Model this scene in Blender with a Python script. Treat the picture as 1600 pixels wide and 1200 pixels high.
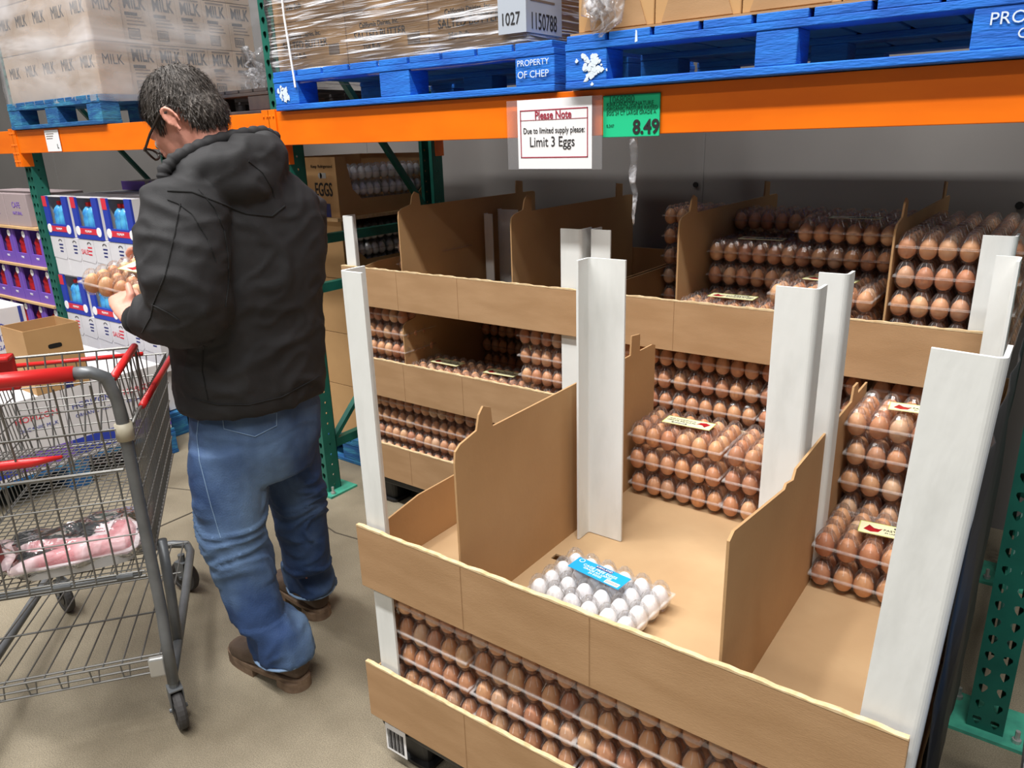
import bpy, bmesh, math, random
import numpy as np
from math import sin, cos, pi, radians, sqrt, atan2
from mathutils import Vector, Matrix, noise
from mathutils.bvhtree import BVHTree
random.seed(7)
for o in list(bpy.data.objects): bpy.data.objects.remove(o)
S = bpy.context.scene
COL = S.collection

# ---------------------------------------------------------------- camera
YAW, PITCH, ROLL, FPX, CAMH = radians(36.8), radians(18.2), radians(-1.855), 1175.1, 1.56
fwd = Vector((-sin(YAW)*cos(PITCH), cos(YAW)*cos(PITCH), -sin(PITCH)))
rt0 = Vector((cos(YAW), sin(YAW), 0)); up0 = rt0.cross(fwd)
RT = cos(ROLL)*rt0 + sin(ROLL)*up0; UP = -sin(ROLL)*rt0 + cos(ROLL)*up0
CAM = Vector((0, 0, CAMH))
cd = bpy.data.cameras.new('camera'); cam = bpy.data.objects.new('camera', cd); COL.objects.link(cam)
M = Matrix((RT, UP, -fwd)).transposed().to_4x4(); M.translation = CAM
cam.matrix_world = M
cd.sensor_width = 36; cd.lens = FPX/1600*36; cd.clip_start = 0.05; cd.clip_end = 60
S.camera = cam
def ray(px, py): return fwd + RT*((px-800)/FPX) - UP*((py-600)/FPX)
def at(px, py, r):
    """point seen at a pixel, at horizontal distance r from the camera"""
    d = ray(px, py); return CAM + d*(r/sqrt(d.x*d.x+d.y*d.y))

# ---------------------------------------------------------------- light
W = bpy.data.worlds.new('world'); S.world = W; W.use_nodes = True
W.node_tree.nodes['Background'].inputs[0].default_value = (0.95, 0.97, 1.0, 1)
W.node_tree.nodes['Background'].inputs[1].default_value = 0.11
def area(name, loc, sx, sy, power, target=None, color=(1, 0.985, 0.96)):
    l = bpy.data.lights.new(name, 'AREA'); l.shape = 'RECTANGLE'; l.size = sx; l.size_y = sy
    l.energy = power; l.color = color
    o = bpy.data.objects.new(name, l); COL.objects.link(o); o.location = loc
    if target:
        o.rotation_euler = (Vector(target)-Vector(loc)).to_track_quat('-Z', 'Y').to_euler()
    return o
area('warehouse_lamp', (-1.2, -0.8, 7.0), 8.0, 0.35, 860)
area('warehouse_lamp', (-1.2, -4.6, 7.0), 8.0, 0.35, 260)
area('warehouse_lamp', (-2.4, 0.6, 7.0), 0.4, 1.6, 120)
area('warehouse_lamp', (-6.0, -0.2, 7.0), 2.5, 0.35, 200)
S.view_settings.view_transform = 'Standard'
S.view_settings.look = 'None'; S.view_settings.gamma = 1; S.view_settings.use_curve_mapping = False
S.view_settings.exposure = -0.02
try: S.cycles.transparent_max_bounces = 24
except Exception: pass

# ---------------------------------------------------------------- materials
def lin(c):
    c = [x/255 for x in c]
    return tuple(x/12.92 if x <= 0.04045 else ((x+0.055)/1.055)**2.4 for x in c)+(1,)
def mat(name, rgb, rough=0.6, metal=0.0, noise_amt=0.0, nscale=8.0, rgb2=None, bump=0.0, bscale=60, stretch=(1, 1, 1), spec=None, detail=4, ramp=(0.35, 0.65)):
    m = bpy.data.materials.new(name); m.use_nodes = True; nt = m.node_tree; b = nt.nodes['Principled BSDF']
    b.inputs['Base Color'].default_value = lin(rgb); b.inputs['Roughness'].default_value = rough; b.inputs['Metallic'].default_value = metal
    if spec is not None: b.inputs['Specular IOR Level'].default_value = spec
    if rgb2 or bump:
        tc = nt.nodes.new('ShaderNodeTexCoord'); mp = nt.nodes.new('ShaderNodeMapping'); mp.inputs['Scale'].default_value = stretch
        nt.links.new(tc.outputs['Object'], mp.inputs[0])
    if rgb2:
        n = nt.nodes.new('ShaderNodeTexNoise'); n.inputs['Scale'].default_value = nscale; n.inputs['Detail'].default_value = detail
        nt.links.new(mp.outputs[0], n.inputs[0])
        r = nt.nodes.new('ShaderNodeValToRGB'); r.color_ramp.elements[0].color = lin(rgb); r.color_ramp.elements[1].color = lin(rgb2)
        r.color_ramp.elements[0].position, r.color_ramp.elements[1].position = ramp
        nt.links.new(n.outputs[0], r.inputs[0]); nt.links.new(r.outputs[0], b.inputs['Base Color'])
    if bump:
        n = nt.nodes.new('ShaderNodeTexNoise'); n.inputs['Scale'].default_value = bscale; n.inputs['Detail'].default_value = 5
        nt.links.new(mp.outputs[0], n.inputs[0])
        bn = nt.nodes.new('ShaderNodeBump'); bn.inputs['Strength'].default_value = bump; bn.inputs['Distance'].default_value = 0.01
        nt.links.new(n.outputs[0], bn.inputs['Height']); nt.links.new(bn.outputs[0], b.inputs['Normal'])
    return m
CARD = mat('cardboard', (164, 128, 90), 0.85, rgb2=(176, 140, 102), nscale=5, bump=0.08, bscale=120, stretch=(1, 1, 4))
CARD_IN = mat('cardboard_divider', (172, 134, 92), 0.85, rgb2=(184, 146, 102), nscale=3, bump=0.05, bscale=90)
CARD_DK = mat('cardboard_case', (178, 138, 92), 0.85, rgb2=(190, 150, 102), nscale=4)
CUT = mat('cardboard_cut_edge', (222, 196, 156), 0.9, rgb2=(200, 170, 126), nscale=60)
DECKC = mat('cardboard_deck', (196, 164, 124), 0.85, rgb2=(182, 149, 110), nscale=3.5, bump=0.05, bscale=60)
WHITEP = mat('white_paperboard', (226, 228, 226), 0.7, rgb2=(206, 208, 205), nscale=14, stretch=(1, 1, .3), bump=0.1, bscale=50, ramp=(.5, .8))
ORANGE = mat('orange_enamel', (252, 124, 6), 0.38, rgb2=(240, 112, 4), nscale=3, stretch=(1, 1, 3))
TEAL = mat('teal_enamel', (20, 88, 76), 0.5, rgb2=(28, 106, 90), nscale=7)
TEALB = mat('teal_baseplate', (72, 168, 140), 0.5, rgb2=(58, 140, 120), nscale=20)
BLUE = mat('blue_painted_wood', (18, 92, 190), 0.75, rgb2=(28, 120, 220), nscale=6, stretch=(1, 1, 6), bump=0.3, bscale=40)
BLUED = mat('worn_blue_painted_wood', (24, 84, 140), 0.8, rgb2=(60, 140, 170), nscale=9, stretch=(1, 1, 4), bump=0.4, bscale=40, ramp=(.45, .75))
BLACKP = mat('black_plastic', (22, 22, 24), 0.45, bump=0.1)
BLACK = mat('black', (8, 8, 8), 0.8)
STEEL = mat('grey_painted_steel', (118, 121, 124), 0.42, metal=0.3, rgb2=(102, 105, 108), nscale=15)
WIRE = mat('zinc_wire', (112, 111, 108), 0.42, metal=0.5)
ZINC = mat('zinc_plate', (190, 190, 188), 0.35, metal=0.6)
RED = mat('red_plastic', (204, 36, 36), 0.35)
BEIGE = mat('beige_plastic', (178, 170, 150), 0.5)
PAPER = mat('white_paper', (238, 238, 240), 0.7)
INK = mat('black_ink', (34, 32, 34), 0.8)
REDINK = mat('dark_red_ink', (160, 40, 62), 0.8)
GREENP = mat('green_paper', (20, 200, 140), 0.6)
GREENINK = mat('dark_green_ink', (10, 110, 80), 0.8)
BLUEINK = mat('blue_ink', (44, 60, 150), 0.7)
NAVY = mat('navy_print', (36, 44, 110), 0.6)
ROYAL = mat('royal_blue_print', (40, 62, 168), 0.55)
CRIM = mat('crimson_print', (214, 48, 66), 0.55)
CYANP = mat('cyan_print', (20, 160, 222), 0.5)
PURPLE = mat('purple_print', (120, 86, 190), 0.55)
WHITEC = mat('white_carton', (224, 222, 224), 0.6, rgb2=(210, 208, 212), nscale=4)
GREYC = mat('grey_white_carton', (200, 190, 182), 0.7)
WOOD = mat('plywood', (222, 184, 136), 0.8, rgb2=(200, 160, 110), nscale=4, stretch=(1, 12, 12))
WATERB = mat('blue_bottle', (90, 180, 220), 0.3, rgb2=(40, 110, 190), nscale=14)
REDB = mat('red_bottle', (190, 30, 40), 0.3, rgb2=(120, 20, 30), nscale=18)
CREAM = mat('cream_label', (238, 232, 190), 0.5)
YELG = mat('yellow_green_print', (196, 206, 90), 0.6)
WHITEPAINT = mat('white_stencil_paint', (214, 226, 236), 0.8)
WALLM = mat('grey_wall_panel', (122, 119, 116), 0.55, rgb2=(112, 109, 107), nscale=1.2)
MILKC = mat('tan_milk_case', (196, 172, 148), 0.8, rgb2=(182, 156, 130), nscale=3)

def cardA(name):
    return None
def floor_mat():
    m = bpy.data.materials.new('polished_concrete'); m.use_nodes = True; nt = m.node_tree; b = nt.nodes['Principled BSDF']
    L = nt.links.new
    tc = nt.nodes.new('ShaderNodeTexCoord')
    n1 = nt.nodes.new('ShaderNodeTexNoise'); n1.inputs['Scale'].default_value = 2.2; n1.inputs['Detail'].default_value = 8; L(tc.outputs['Object'], n1.inputs[0])
    n2 = nt.nodes.new('ShaderNodeTexNoise'); n2.inputs['Scale'].default_value = 330; n2.inputs['Detail'].default_value = 3; L(tc.outputs['Object'], n2.inputs[0])
    r1 = nt.nodes.new('ShaderNodeValToRGB'); r1.color_ramp.elements[0].color = lin((112, 102, 84)); r1.color_ramp.elements[1].color = lin((156, 145, 124))
    r1.color_ramp.elements[0].position = .35; r1.color_ramp.elements[1].position = .68
    L(n1.outputs[0], r1.inputs[0])
    r2 = nt.nodes.new('ShaderNodeValToRGB'); r2.color_ramp.elements[0].color = (.68, .68, .68, 1); r2.color_ramp.elements[1].color = (1.25, 1.25, 1.25, 1)
    r2.color_ramp.elements[0].position = .35; r2.color_ramp.elements[1].position = .65
    L(n2.outputs[0], r2.inputs[0])
    mx = nt.nodes.new('ShaderNodeMixRGB'); mx.blend_type = 'MULTIPLY'; mx.inputs[0].default_value = 1; L(r1.outputs[0], mx.inputs[1]); L(r2.outputs[0], mx.inputs[2])
    L(mx.outputs[0], b.inputs['Base Color']); b.inputs['Roughness'].default_value = 0.6
    return m
FLOORM = floor_mat()

def egg_mat(name, cols):
    m = bpy.data.materials.new(name); m.use_nodes = True; nt = m.node_tree; b = nt.nodes['Principled BSDF']
    oi = nt.nodes.new('ShaderNodeObjectInfo'); r = nt.nodes.new('ShaderNodeValToRGB')
    el = r.color_ramp.elements
    el[0].color = lin(cols[0]); el[0].position = 0; el[1].color = lin(cols[-1]); el[1].position = 1
    for i, c in enumerate(cols[1:-1]):
        e = el.new((i+1)/(len(cols)-1)); e.color = lin(c)
    nt.links.new(oi.outputs['Random'], r.inputs[0]); nt.links.new(r.outputs[0], b.inputs['Base Color'])
    b.inputs['Roughness'].default_value = 0.5
    return m
BROWNEGG = egg_mat('brown_eggshell', [(208, 146, 102), (224, 168, 120), (200, 132, 92), (232, 182, 136), (216, 154, 104), (190, 124, 88), (228, 188, 150)])
WHITEEGG = egg_mat('white_eggshell', [(246, 244, 245), (238, 236, 239), (250, 249, 249)])
def clear_mat(name, tint=(235, 235, 240), body=0.05, gl=0.35, rough=0.12, streak=None, cap=1.0):
    m = bpy.data.materials.new(name); m.use_nodes = True; nt = m.node_tree; nt.nodes.clear(); L = nt.links.new
    out = nt.nodes.new('ShaderNodeOutputMaterial'); tr = nt.nodes.new('ShaderNodeBsdfTransparent')
    g = nt.nodes.new('ShaderNodeBsdfGlossy'); g.inputs['Roughness'].default_value = rough
    d = nt.nodes.new('ShaderNodeBsdfDiffuse'); d.inputs[0].default_value = lin(tint)
    lw = nt.nodes.new('ShaderNodeLayerWeight'); lw.inputs[0].default_value = gl
    m1 = nt.nodes.new('ShaderNodeMixShader'); m2 = nt.nodes.new('ShaderNodeMixShader'); m1.inputs[0].default_value = body
    L(tr.outputs[0], m1.inputs[1]); L(d.outputs[0], m1.inputs[2])
    mu = nt.nodes.new('ShaderNodeMath'); mu.operation = 'MULTIPLY'; mu.use_clamp = True; mu.inputs[1].default_value = cap; L(lw.outputs['Fresnel'], mu.inputs[0])
    L(mu.outputs[0], m2.inputs[0]); L(m1.outputs[0], m2.inputs[1]); L(g.outputs[0], m2.inputs[2]); L(m2.outputs[0], out.inputs[0])
    if streak:
        tc = nt.nodes.new('ShaderNodeTexCoord'); mp = nt.nodes.new('ShaderNodeMapping'); mp.inputs['Scale'].default_value = streak[0]; mp.inputs['Rotation'].default_value = streak[3]
        n = nt.nodes.new('ShaderNodeTexNoise'); n.inputs['Scale'].default_value = streak[1]; n.inputs['Detail'].default_value = 3; n.inputs['Distortion'].default_value = .6
        L(tc.outputs['Object'], mp.inputs[0]); L(mp.outputs[0], n.inputs[0])
        r = nt.nodes.new('ShaderNodeValToRGB'); r.color_ramp.elements[0].position = streak[2][0]; r.color_ramp.elements[1].position = streak[2][1]
        r.color_ramp.elements[0].color = (body,)*3+(1,); r.color_ramp.elements[1].color = (streak[4],)*3+(1,)
        L(n.outputs[0], r.inputs[0]); L(r.outputs[0], m1.inputs[0])
        bn = nt.nodes.new('ShaderNodeBump'); bn.inputs['Strength'].default_value = .8; bn.inputs['Distance'].default_value = .02
        L(n.outputs[0], bn.inputs['Height']); L(bn.outputs[0], g.inputs['Normal']); L(bn.outputs[0], d.inputs['Normal'])
    return m
SHELL = clear_mat('clear_plastic_carton', tint=(250, 250, 252), body=0.03, gl=0.3, rough=0.07, cap=.45)
FLANGE = clear_mat('clear_plastic_flange', tint=(255, 252, 250), body=0.20, gl=0.3, rough=0.1, cap=.7)
SLEEVE = clear_mat('clear_sleeve', body=0.10, gl=0.1, rough=0.2)
WRAP_B = clear_mat('stretch_wrap', body=0.06, gl=0.12, rough=0.16, streak=((1.2, 1.2, 34), 3.0, (.52, .64), (0, radians(8), 0), .85))
WRAP_M = clear_mat('hazy_stretch_wrap', body=0.14, gl=0.10, rough=0.3, streak=((1, 1, 2.6), 1.6, (.42, .70), (0, radians(-14), 0), .52), cap=.6)
FILM = clear_mat('crumpled_clear_film', body=0.06, gl=0.3, rough=0.12, streak=((1, 1, 1), 26, (.5, .68), (0, 0, 0), .6), cap=.4)
BAGM = clear_mat('clear_produce_bag', tint=(240, 216, 220), body=0.28, gl=0.2, rough=0.15, streak=((1, 1, 1), 14, (.45, .7), (0, 0, 0), .8))

# ---------------------------------------------------------------- mesh helpers
class MB:
    def __init__(s): s.bm = bmesh.new()
    def box(s, x0, x1, y0, y1, z0, z1):
        v = [s.bm.verts.new((x, y, z)) for x in (x0, x1) for y in (y0, y1) for z in (z0, z1)]
        for f in ((0, 1, 3, 2), (4, 6, 7, 5), (0, 4, 5, 1), (2, 3, 7, 6), (0, 2, 6, 4), (1, 5, 7, 3)): s.bm.faces.new([v[i] for i in f])
        return s
    def prism(s, pts, axis, a, b):
        """polygon pts (2D) extruded between a and b on axis: 'x' (pts=y,z) 'y' (x,z) 'z' (x,y)"""
        def P(p, t): return (t, p[0], p[1]) if axis == 'x' else (p[0], t, p[1]) if axis == 'y' else (p[0], p[1], t)
        A = [s.bm.verts.new(P(p, a)) for p in pts]; B = [s.bm.verts.new(P(p, b)) for p in pts]
        s.bm.faces.new(A[::-1]); s.bm.faces.new(B)
        n = len(pts)
        for i in range(n): s.bm.faces.new((A[i], A[(i+1) % n], B[(i+1) % n], B[i]))
        return s
    def tube(s, pts, r, seg=8, closed=False):
        pts = [Vector(p) for p in pts]; n = len(pts); rings = []; prev = None
        for i, p in enumerate(pts):
            if closed: t = (pts[(i+1) % n]-pts[i-1])
            else: t = pts[min(i+1, n-1)]-pts[max(i-1, 0)]
            t.normalize()
            if prev is None: u = t.orthogonal().normalized()
            else:
                u = prev-t*prev.dot(t)
                u = u.normalized() if u.length > 1e-6 else t.orthogonal().normalized()
            prev = u; w = t.cross(u); rr = r[i] if isinstance(r, (list, tuple)) else r
            rings.append([s.bm.verts.new(p+(u*cos(2*pi*k/seg)+w*sin(2*pi*k/seg))*rr) for k in range(seg)])
        m = n if closed else n-1
        for i in range(m):
            a, b = rings[i], rings[(i+1) % n]
            for k in range(seg): s.bm.faces.new((a[k], a[(k+1) % seg], b[(k+1) % seg], b[k]))
        if not closed: s.bm.faces.new(rings[0][::-1]); s.bm.faces.new(rings[-1])
        return s
    def loft(s, rings, seg=20, pw=2.0):
        """rings: (center, axis_u, axis_v)"""
        R = []
        for c, u, v in rings:
            c, u, v = Vector(c), Vector(u), Vector(v); row = []
            for k in range(seg):
                a = 2*pi*k/seg; ca, sa = cos(a), sin(a)
                ca = math.copysign(abs(ca)**(2/pw), ca); sa = math.copysign(abs(sa)**(2/pw), sa)
                row.append(s.bm.verts.new(c+u*ca+v*sa))
            R.append(row)
        for a, b in zip(R, R[1:]):
            for k in range(seg): s.bm.faces.new((a[k], a[(k+1) % seg], b[(k+1) % seg], b[k]))
        s.bm.faces.new(R[0][::-1]); s.bm.faces.new(R[-1])
        return s
    def blob(s, c, ax, ay, az, seg=16, rg=10):
        c = Vector(c); ax, ay, az = Vector(ax), Vector(ay), Vector(az)
        rows = []
        for i in range(1, rg):
            t = pi*i/rg
            rows.append([s.bm.verts.new(c+(ax*cos(2*pi*k/seg)+ay*sin(2*pi*k/seg))*sin(t)+az*cos(t)) for k in range(seg)])
        top, bot = s.bm.verts.new(c+az), s.bm.verts.new(c-az)
        for k in range(seg):
            s.bm.faces.new((top, rows[0][k], rows[0][(k+1) % seg])); s.bm.faces.new((bot, rows[-1][(k+1) % seg], rows[-1][k]))
        for a, b in zip(rows, rows[1:]):
            for k in range(seg): s.bm.faces.new((a[k], b[k], b[(k+1) % seg], a[(k+1) % seg]))
        return s
    def lathe(s, prof, c=(0, 0, 0), seg=16, axis='z'):
        R = []
        for r, z in prof:
            row = []
            for k in range(seg):
                a = 2*pi*k/seg; p = (r*cos(a), r*sin(a), z)
                if axis == 'x': p = (p[2], p[0], p[1])
                if axis == 'y': p = (p[0], p[2], p[1])
                row.append(s.bm.verts.new((p[0]+c[0], p[1]+c[1], p[2]+c[2])))
            R.append(row)
        for a, b in zip(R, R[1:]):
            for k in range(seg): s.bm.faces.new((a[k], a[(k+1) % seg], b[(k+1) % seg], b[k]))
        s.bm.faces.new(R[0][::-1]); s.bm.faces.new(R[-1])
        return s
    def mesh(s, name, m, smooth=False):
        bmesh.ops.recalc_face_normals(s.bm, faces=s.bm.faces)
        me = bpy.data.meshes.new(name); s.bm.to_mesh(me); s.bm.free(); me.materials.append(m)
        if smooth: me.polygons.foreach_set('use_smooth', [True]*len(me.polygons))
        return me
    def build(s, name, m, parent=None, loc=(0, 0, 0), rot=(0, 0, 0), smooth=False, bevel=0):
        o = link(name, s.mesh(name, m, smooth), parent, loc, rot)
        if bevel:
            b = o.modifiers.new('bevel', 'BEVEL'); b.width = bevel; b.segments = 2; b.limit_method = 'ANGLE'
        return o
def link(name, me, parent=None, loc=(0, 0, 0), rot=(0, 0, 0)):
    o = bpy.data.objects.new(name, me); COL.objects.link(o); o.location = loc; o.rotation_euler = rot
    if parent: o.parent = parent
    return o
def tag(o, label, cat, group=None):
    o['label'] = label; o['category'] = cat
    if group: o['group'] = group
    return o
def thing(name, label, cat, loc=(0, 0, 0), rz=0, group=None):
    o = bpy.data.objects.new(name, None); o.empty_display_size = .05; COL.objects.link(o); o.location = loc; o.rotation_euler = (0, 0, rz)
    return tag(o, label, cat, group)
def struct(o): o['kind'] = 'structure'; return o
KIDS = {}
def dup(root, loc, rz=None, label=None, group=None, skip=()):
    r = root.copy(); COL.objects.link(r); r.location = loc
    if rz is not None: r.rotation_euler = (0, 0, rz)
    if label: r['label'] = label
    if group: r['group'] = group
    for ch in root.children:
        if ch.name.split('.')[0] in skip: continue
        c = ch.copy(); COL.objects.link(c); c.parent = r
        for g in ch.children:
            d = g.copy(); COL.objects.link(d); d.parent = c
    return r
_tx = {}
def text_mesh(s, size, m, font_scale=(1, 1), align='CENTER', bold=0.0):
    k = (s, size, m.name, font_scale, align, bold)
    if k in _tx: return _tx[k]
    cu = bpy.data.curves.new('lettering', 'FONT'); cu.body = s; cu.size = size; cu.extrude = .0004; cu.align_x = align; cu.align_y = 'CENTER'; cu.offset = bold; cu.resolution_u = 3
    o = bpy.data.objects.new('lettering', cu); COL.objects.link(o)
    dg = bpy.context.evaluated_depsgraph_get(); me = bpy.data.meshes.new_from_object(o.evaluated_get(dg))
    me.transform(Matrix.Diagonal((font_scale[0], font_scale[1], 1, 1)))
    bpy.data.objects.remove(o); me.materials.clear(); me.materials.append(m); me.name = 'lettering'; _tx[k] = me
    return me
FRONT = (pi/2, 0, 0); RIGHT = (pi/2, 0, pi/2); TOP = (0, 0, 0)
def text(s, size, m, parent, loc, rot=FRONT, fs=(1, 1), align='CENTER', name='lettering', bold=0.0):
    return link(name, text_mesh(s, size, m, fs, align, bold), parent, loc, rot)

# ---------------------------------------------------------------- the setting
fl = struct(MB().box(-14, 6, -6, 3.3, -.05, 0).build('floor', FLOORM))
jt = MB().box(-2.995, -2.985, -6, 3.3, 0, .0012)
struct(jt.build('trim_1', mat('floor_joint', (66, 58, 48), .9)))
ck = MB()
cr = [(-3.9, 1.44), (-3.4, 1.62), (-2.98, 1.78), (-2.6, 1.86), (-2.3, 1.80), (-2.05, 1.83), (-1.8, 1.77), (-1.45, 1.80), (-1.1, 1.86)]
for a, b in zip(cr, cr[1:]):
    ck.prism([(a[0], a[1]-.003), (b[0], b[1]-.003), (b[0], b[1]+.003), (a[0], a[1]+.003)], 'z', .0002, .0012)
struct(ck.build('trim_2', mat('floor_crack', (74, 66, 56), .9)))
wb = struct(MB().box(-14, 6, 3.3, 3.4, 0, 7.5).build('wall_back', WALLM))
sm = MB()
for x in (-7.6, -5.55, -3.5, -1.37, .7): sm.box(x-.003, x+.003, 3.297, 3.3, 0, 5)
struct(sm.build('trim_3', mat('wall_panel_seam', (120, 118, 116), .6)))
sc = MB()
for z in (1.33, 2.4): sc.lathe([(.012, 0), (.012, .006)], (-1.40, 3.29, z), 10, 'y')
sc.lathe([(.014, 0), (.014, .006)], (-.17, 3.29, 1.27), 10, 'y')
struct(sc.build('trim_4', BLACK))

# ---------------------------------------------------------------- pallet rack
def tear(cx, cz, w, h, fl=1):
    pts = [(-.9, .75), (0, 1.0), (.9, .75), (1.0, .15), (.45, -.6), (0, -1.0), (-.45, -.6), (-1.0, .15)]
    return [(cx+px*w*fl, cz+pz*h) for px, pz in pts]
def perforated(mb, origin, du, width, z0, z1, cols, pitch, hw, hh, thick_dir, th=.003):
    """wall plate with real holes; du unit direction, cols = hole columns"""
    o = Vector(origin); du = Vector(du); n = int((z1-z0)/pitch); nc = len(cols)
    for side in (0, 1):
        off = Vector(thick_dir)*(th*side)
        edges = [0]+[(cols[i]+cols[i+1])/2 for i in range(nc-1)]+[width]
        for r in range(n):
            a, b = z0+r*pitch, z0+(r+1)*pitch
            for c in range(nc):
                u0, u1 = edges[c], edges[c+1]; cm = cols[c]; zm = (a+b)/2+(pitch*.25 if c % 2 else -.0)*0
                outer = [(u0, b), ((u0+u1)/2, b), (u1, b), (u1, zm), (u1, a), ((u0+u1)/2, a), (u0, a), (u0, zm)]
                outer = [outer[0], outer[1], outer[2], outer[3], outer[4], outer[5], outer[6], outer[7]]
                inner = tear(cm, zm, hw, hh)
                ov = [mb.bm.verts.new(o+du*p[0]+Vector((0, 0, p[1]))+off) for p in outer]
                iv = [mb.bm.verts.new(o+du*p[0]+Vector((0, 0, p[1]))+off) for p in inner]
                # outer idx: 0 TL 1 T 2 TR 3 R 4 BR 5 B 6 BL 7 L ; inner: 0 TL 1 T 2 TR 3 R 4 BR 5 B 6 BL 7 L
                for k in range(8):
                    mb.bm.faces.new((ov[k], ov[(k+1) % 8], iv[(k+1) % 8], iv[k]))
def rack_post(parent, x, y, H, yd):
    """C shaped upright: x left edge, front face at y (yd=+1 body goes back)"""
    w, d = .085, .075
    mb = MB()
    perforated(mb, (x, y, 0), (1, 0, 0), w, .01, H, (.022, .063), .0508, .0105, .0145, (0, yd, 0))
    perforated(mb, (x+w, y, 0), (0, yd, 0), d, .01, H, (.038,), .0508, .005, .006, (-1, 0, 0))
    perforated(mb, (x, y, 0), (0, yd, 0), d, .01, H, (.038,), .0508, .005, .006, (1, 0, 0))
    y2 = y+yd*d
    mb.box(x, x+.02, min(y2, y2-.003*yd), max(y2, y2-.003*yd), .01, H); mb.box(x+w-.02, x+w, min(y2, y2-.003*yd), max(y2, y2-.003*yd), .01, H)
    mb.build('post', TEAL, parent)
    bp = MB().box(x-.05, x+w+.05, min(y-yd*.03, y+yd*.13), max(y-yd*.03, y+yd*.13), 0, .01).build('base_plate', TEALB, parent)
    for bx, by in ((x-.03, y+yd*.1), (x+w+.03, y), ):
        MB().lathe([(.011, .01), (.011, .02), (.006, .02), (.006, .045)], (bx, by, 0), 8).build('anchor_bolt', ZINC, bp)
def upright(x, label, H=4.2):
    t = thing('rack_upright', label, 'rack frame', (x, 2.03, 0), group='teal rack uprights')
    rack_post(t, 0, 0, H, 1); rack_post(t, 0, .93, H, -1)
    zs = [.22, .95, 1.16, 2.2, 3.4]
    for z in zs: MB().box(.025, .06, .07, .86, z-.02, z+.02).build('cross_brace', TEAL, t)
    for a, b, fl in ((.24, .93, 0), (1.18, 2.18, 1), (2.22, 3.38, 0)):
        y0, y1 = (.08, .85) if not fl else (.85, .08)
        MB().prism([(y0, a), (y0+.03, a-.0), (y1, b), (y1-.03, b)], 'x', .03, .058).build('diagonal_brace', TEAL, t)
    return t
upright(-2.69, 'teal perforated rack upright frame rising behind the man in the dark jacket')
upright(-5.07, 'teal perforated rack upright frame between purple cases and blue bottle cases')
upright(-.02, 'teal perforated rack upright frame at the right edge beside the near egg pallet')
def beam(x0, x1, y, label, front=True, group=None):
    t = thing('rack_beam', label, 'shelf beam', ((x0+x1)/2, y, 1.555), group=group)
    h = (x1-x0)/2; s = 1 if front else -1
    b = MB().prism([(0, 0), (.05*s, 0), (.05*s, .12), (.025*s, .12), (.025*s, .125), (0, .125)], 'x', -h, h)
    b.build('beam_profile', ORANGE, t, bevel=.002)
    for sx in (-1, 1):
        a = sx*h; ya, yb = (-.006, .0) if front else (0, .006)
        c = MB().box(min(a, a+sx*.045), max(a, a+sx*.045), ya, yb, -.075, .135).box(a-.002, a+.002, min(0, .06*s), max(0, .06*s), -.075, .135)
        cn = c.build('end_connector', ORANGE, t, bevel=.001)
        rv = MB()
        for z in (-.045, .0, .045, .11):
            rv.lathe([(.005, 0), (.004, -.004*s)], (a+sx*.012, ya if front else yb, z), 8, 'y'); rv.lathe([(.005, 0), (.004, -.004*s)], (a+sx*.034, ya if front else yb, z), 8, 'y')
        rv.build('rivets', ORANGE, cn)
    return t
beam(-2.605, -.02, 1.99, 'orange front beam above the egg pallets, carrying the two signs')
beam(-4.985, -2.69, 1.99, 'orange front beam behind the man\'s head, under the milk pallet')
beam(-7.4, -5.07, 1.99, 'orange front beam at the far left edge of the photo')
beam(-2.605, -.02, 2.97, 'orange rear beam above the egg pallets, near the back wall', front=False)
beam(-4.985, -2.69, 2.97, 'orange rear beam above the bottle cases, near the back wall', front=False)

# ---------------------------------------------------------------- blue wooden block pallets
def pallet(name, x0, x1, y0, y1, z, label, m, group, blocks=None, boards=9, h=.14):
    t = thing(name, label, 'pallet', ((x0+x1)/2, (y0+y1)/2, z), group=group)
    w, d = (x1-x0)/2, (y1-y0)/2; s = h/.14
    bm_ = MB()
    for yy in (-d, -.05, d-.1):
        MB().box(-w, w, yy, yy+.1, 0, .02*s).build('bottom_board', m, t, bevel=.003)
        MB().box(-w, w, yy, yy+.1, .1*s, .118*s).build('stringer_board', m, t, bevel=.002)
        for bx in (blocks or ((-w, -w+.14), (-.07, .07), (w-.14, w))):
            MB().box(bx[0], bx[1], yy+.002, yy+.098, .02*s, .1*s).build('block', m, t, bevel=.003)
    g = 2*w/boards
    for i in range(boards):
        MB().box(-w+i*g+.006, -w+(i+1)*g-.006, -d, d, .118*s, .138*s).build('deck_board', m, t, bevel=.002)
    return t
PW = 'blue wooden pallets'
pA = pallet('wooden_pallet', -1.235, -0.03, 1.95, 2.97, 1.682, 'bright blue wooden pallet on the beam above the green price sign', BLUE, PW, blocks=((-.6025, -.47), (-.06, .04), (.395, .6025)))
pB = pallet('wooden_pallet', -2.575, -1.285, 1.97, 2.97, 1.682, 'blue wooden pallet under the wrapped butter boxes', BLUE, PW)
pC = pallet('wooden_pallet', -4.98, -3.93, 1.97, 2.97, 1.682, 'worn blue wooden pallet under the wrapped milk cases', BLUED, PW)
pE = pallet('wooden_pallet', -3.6, -2.72, 2.05, 2.97, 1.682, 'dark wooden pallet on the beam just right of the man\'s head', mat('old_dark_wood', (70, 62, 58), .85, rgb2=(40, 40, 48), nscale=8), PW, h=.1)
def bt(s, size, p, loc, rot=FRONT, m=WHITEPAINT): return text(s, size, m, p, loc, rot, name='stencil')
bt('PROPERTY', .034, pA, (.505, -.5105, .075)); bt('OF', .028, pA, (.495, -.5105, .044))
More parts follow.
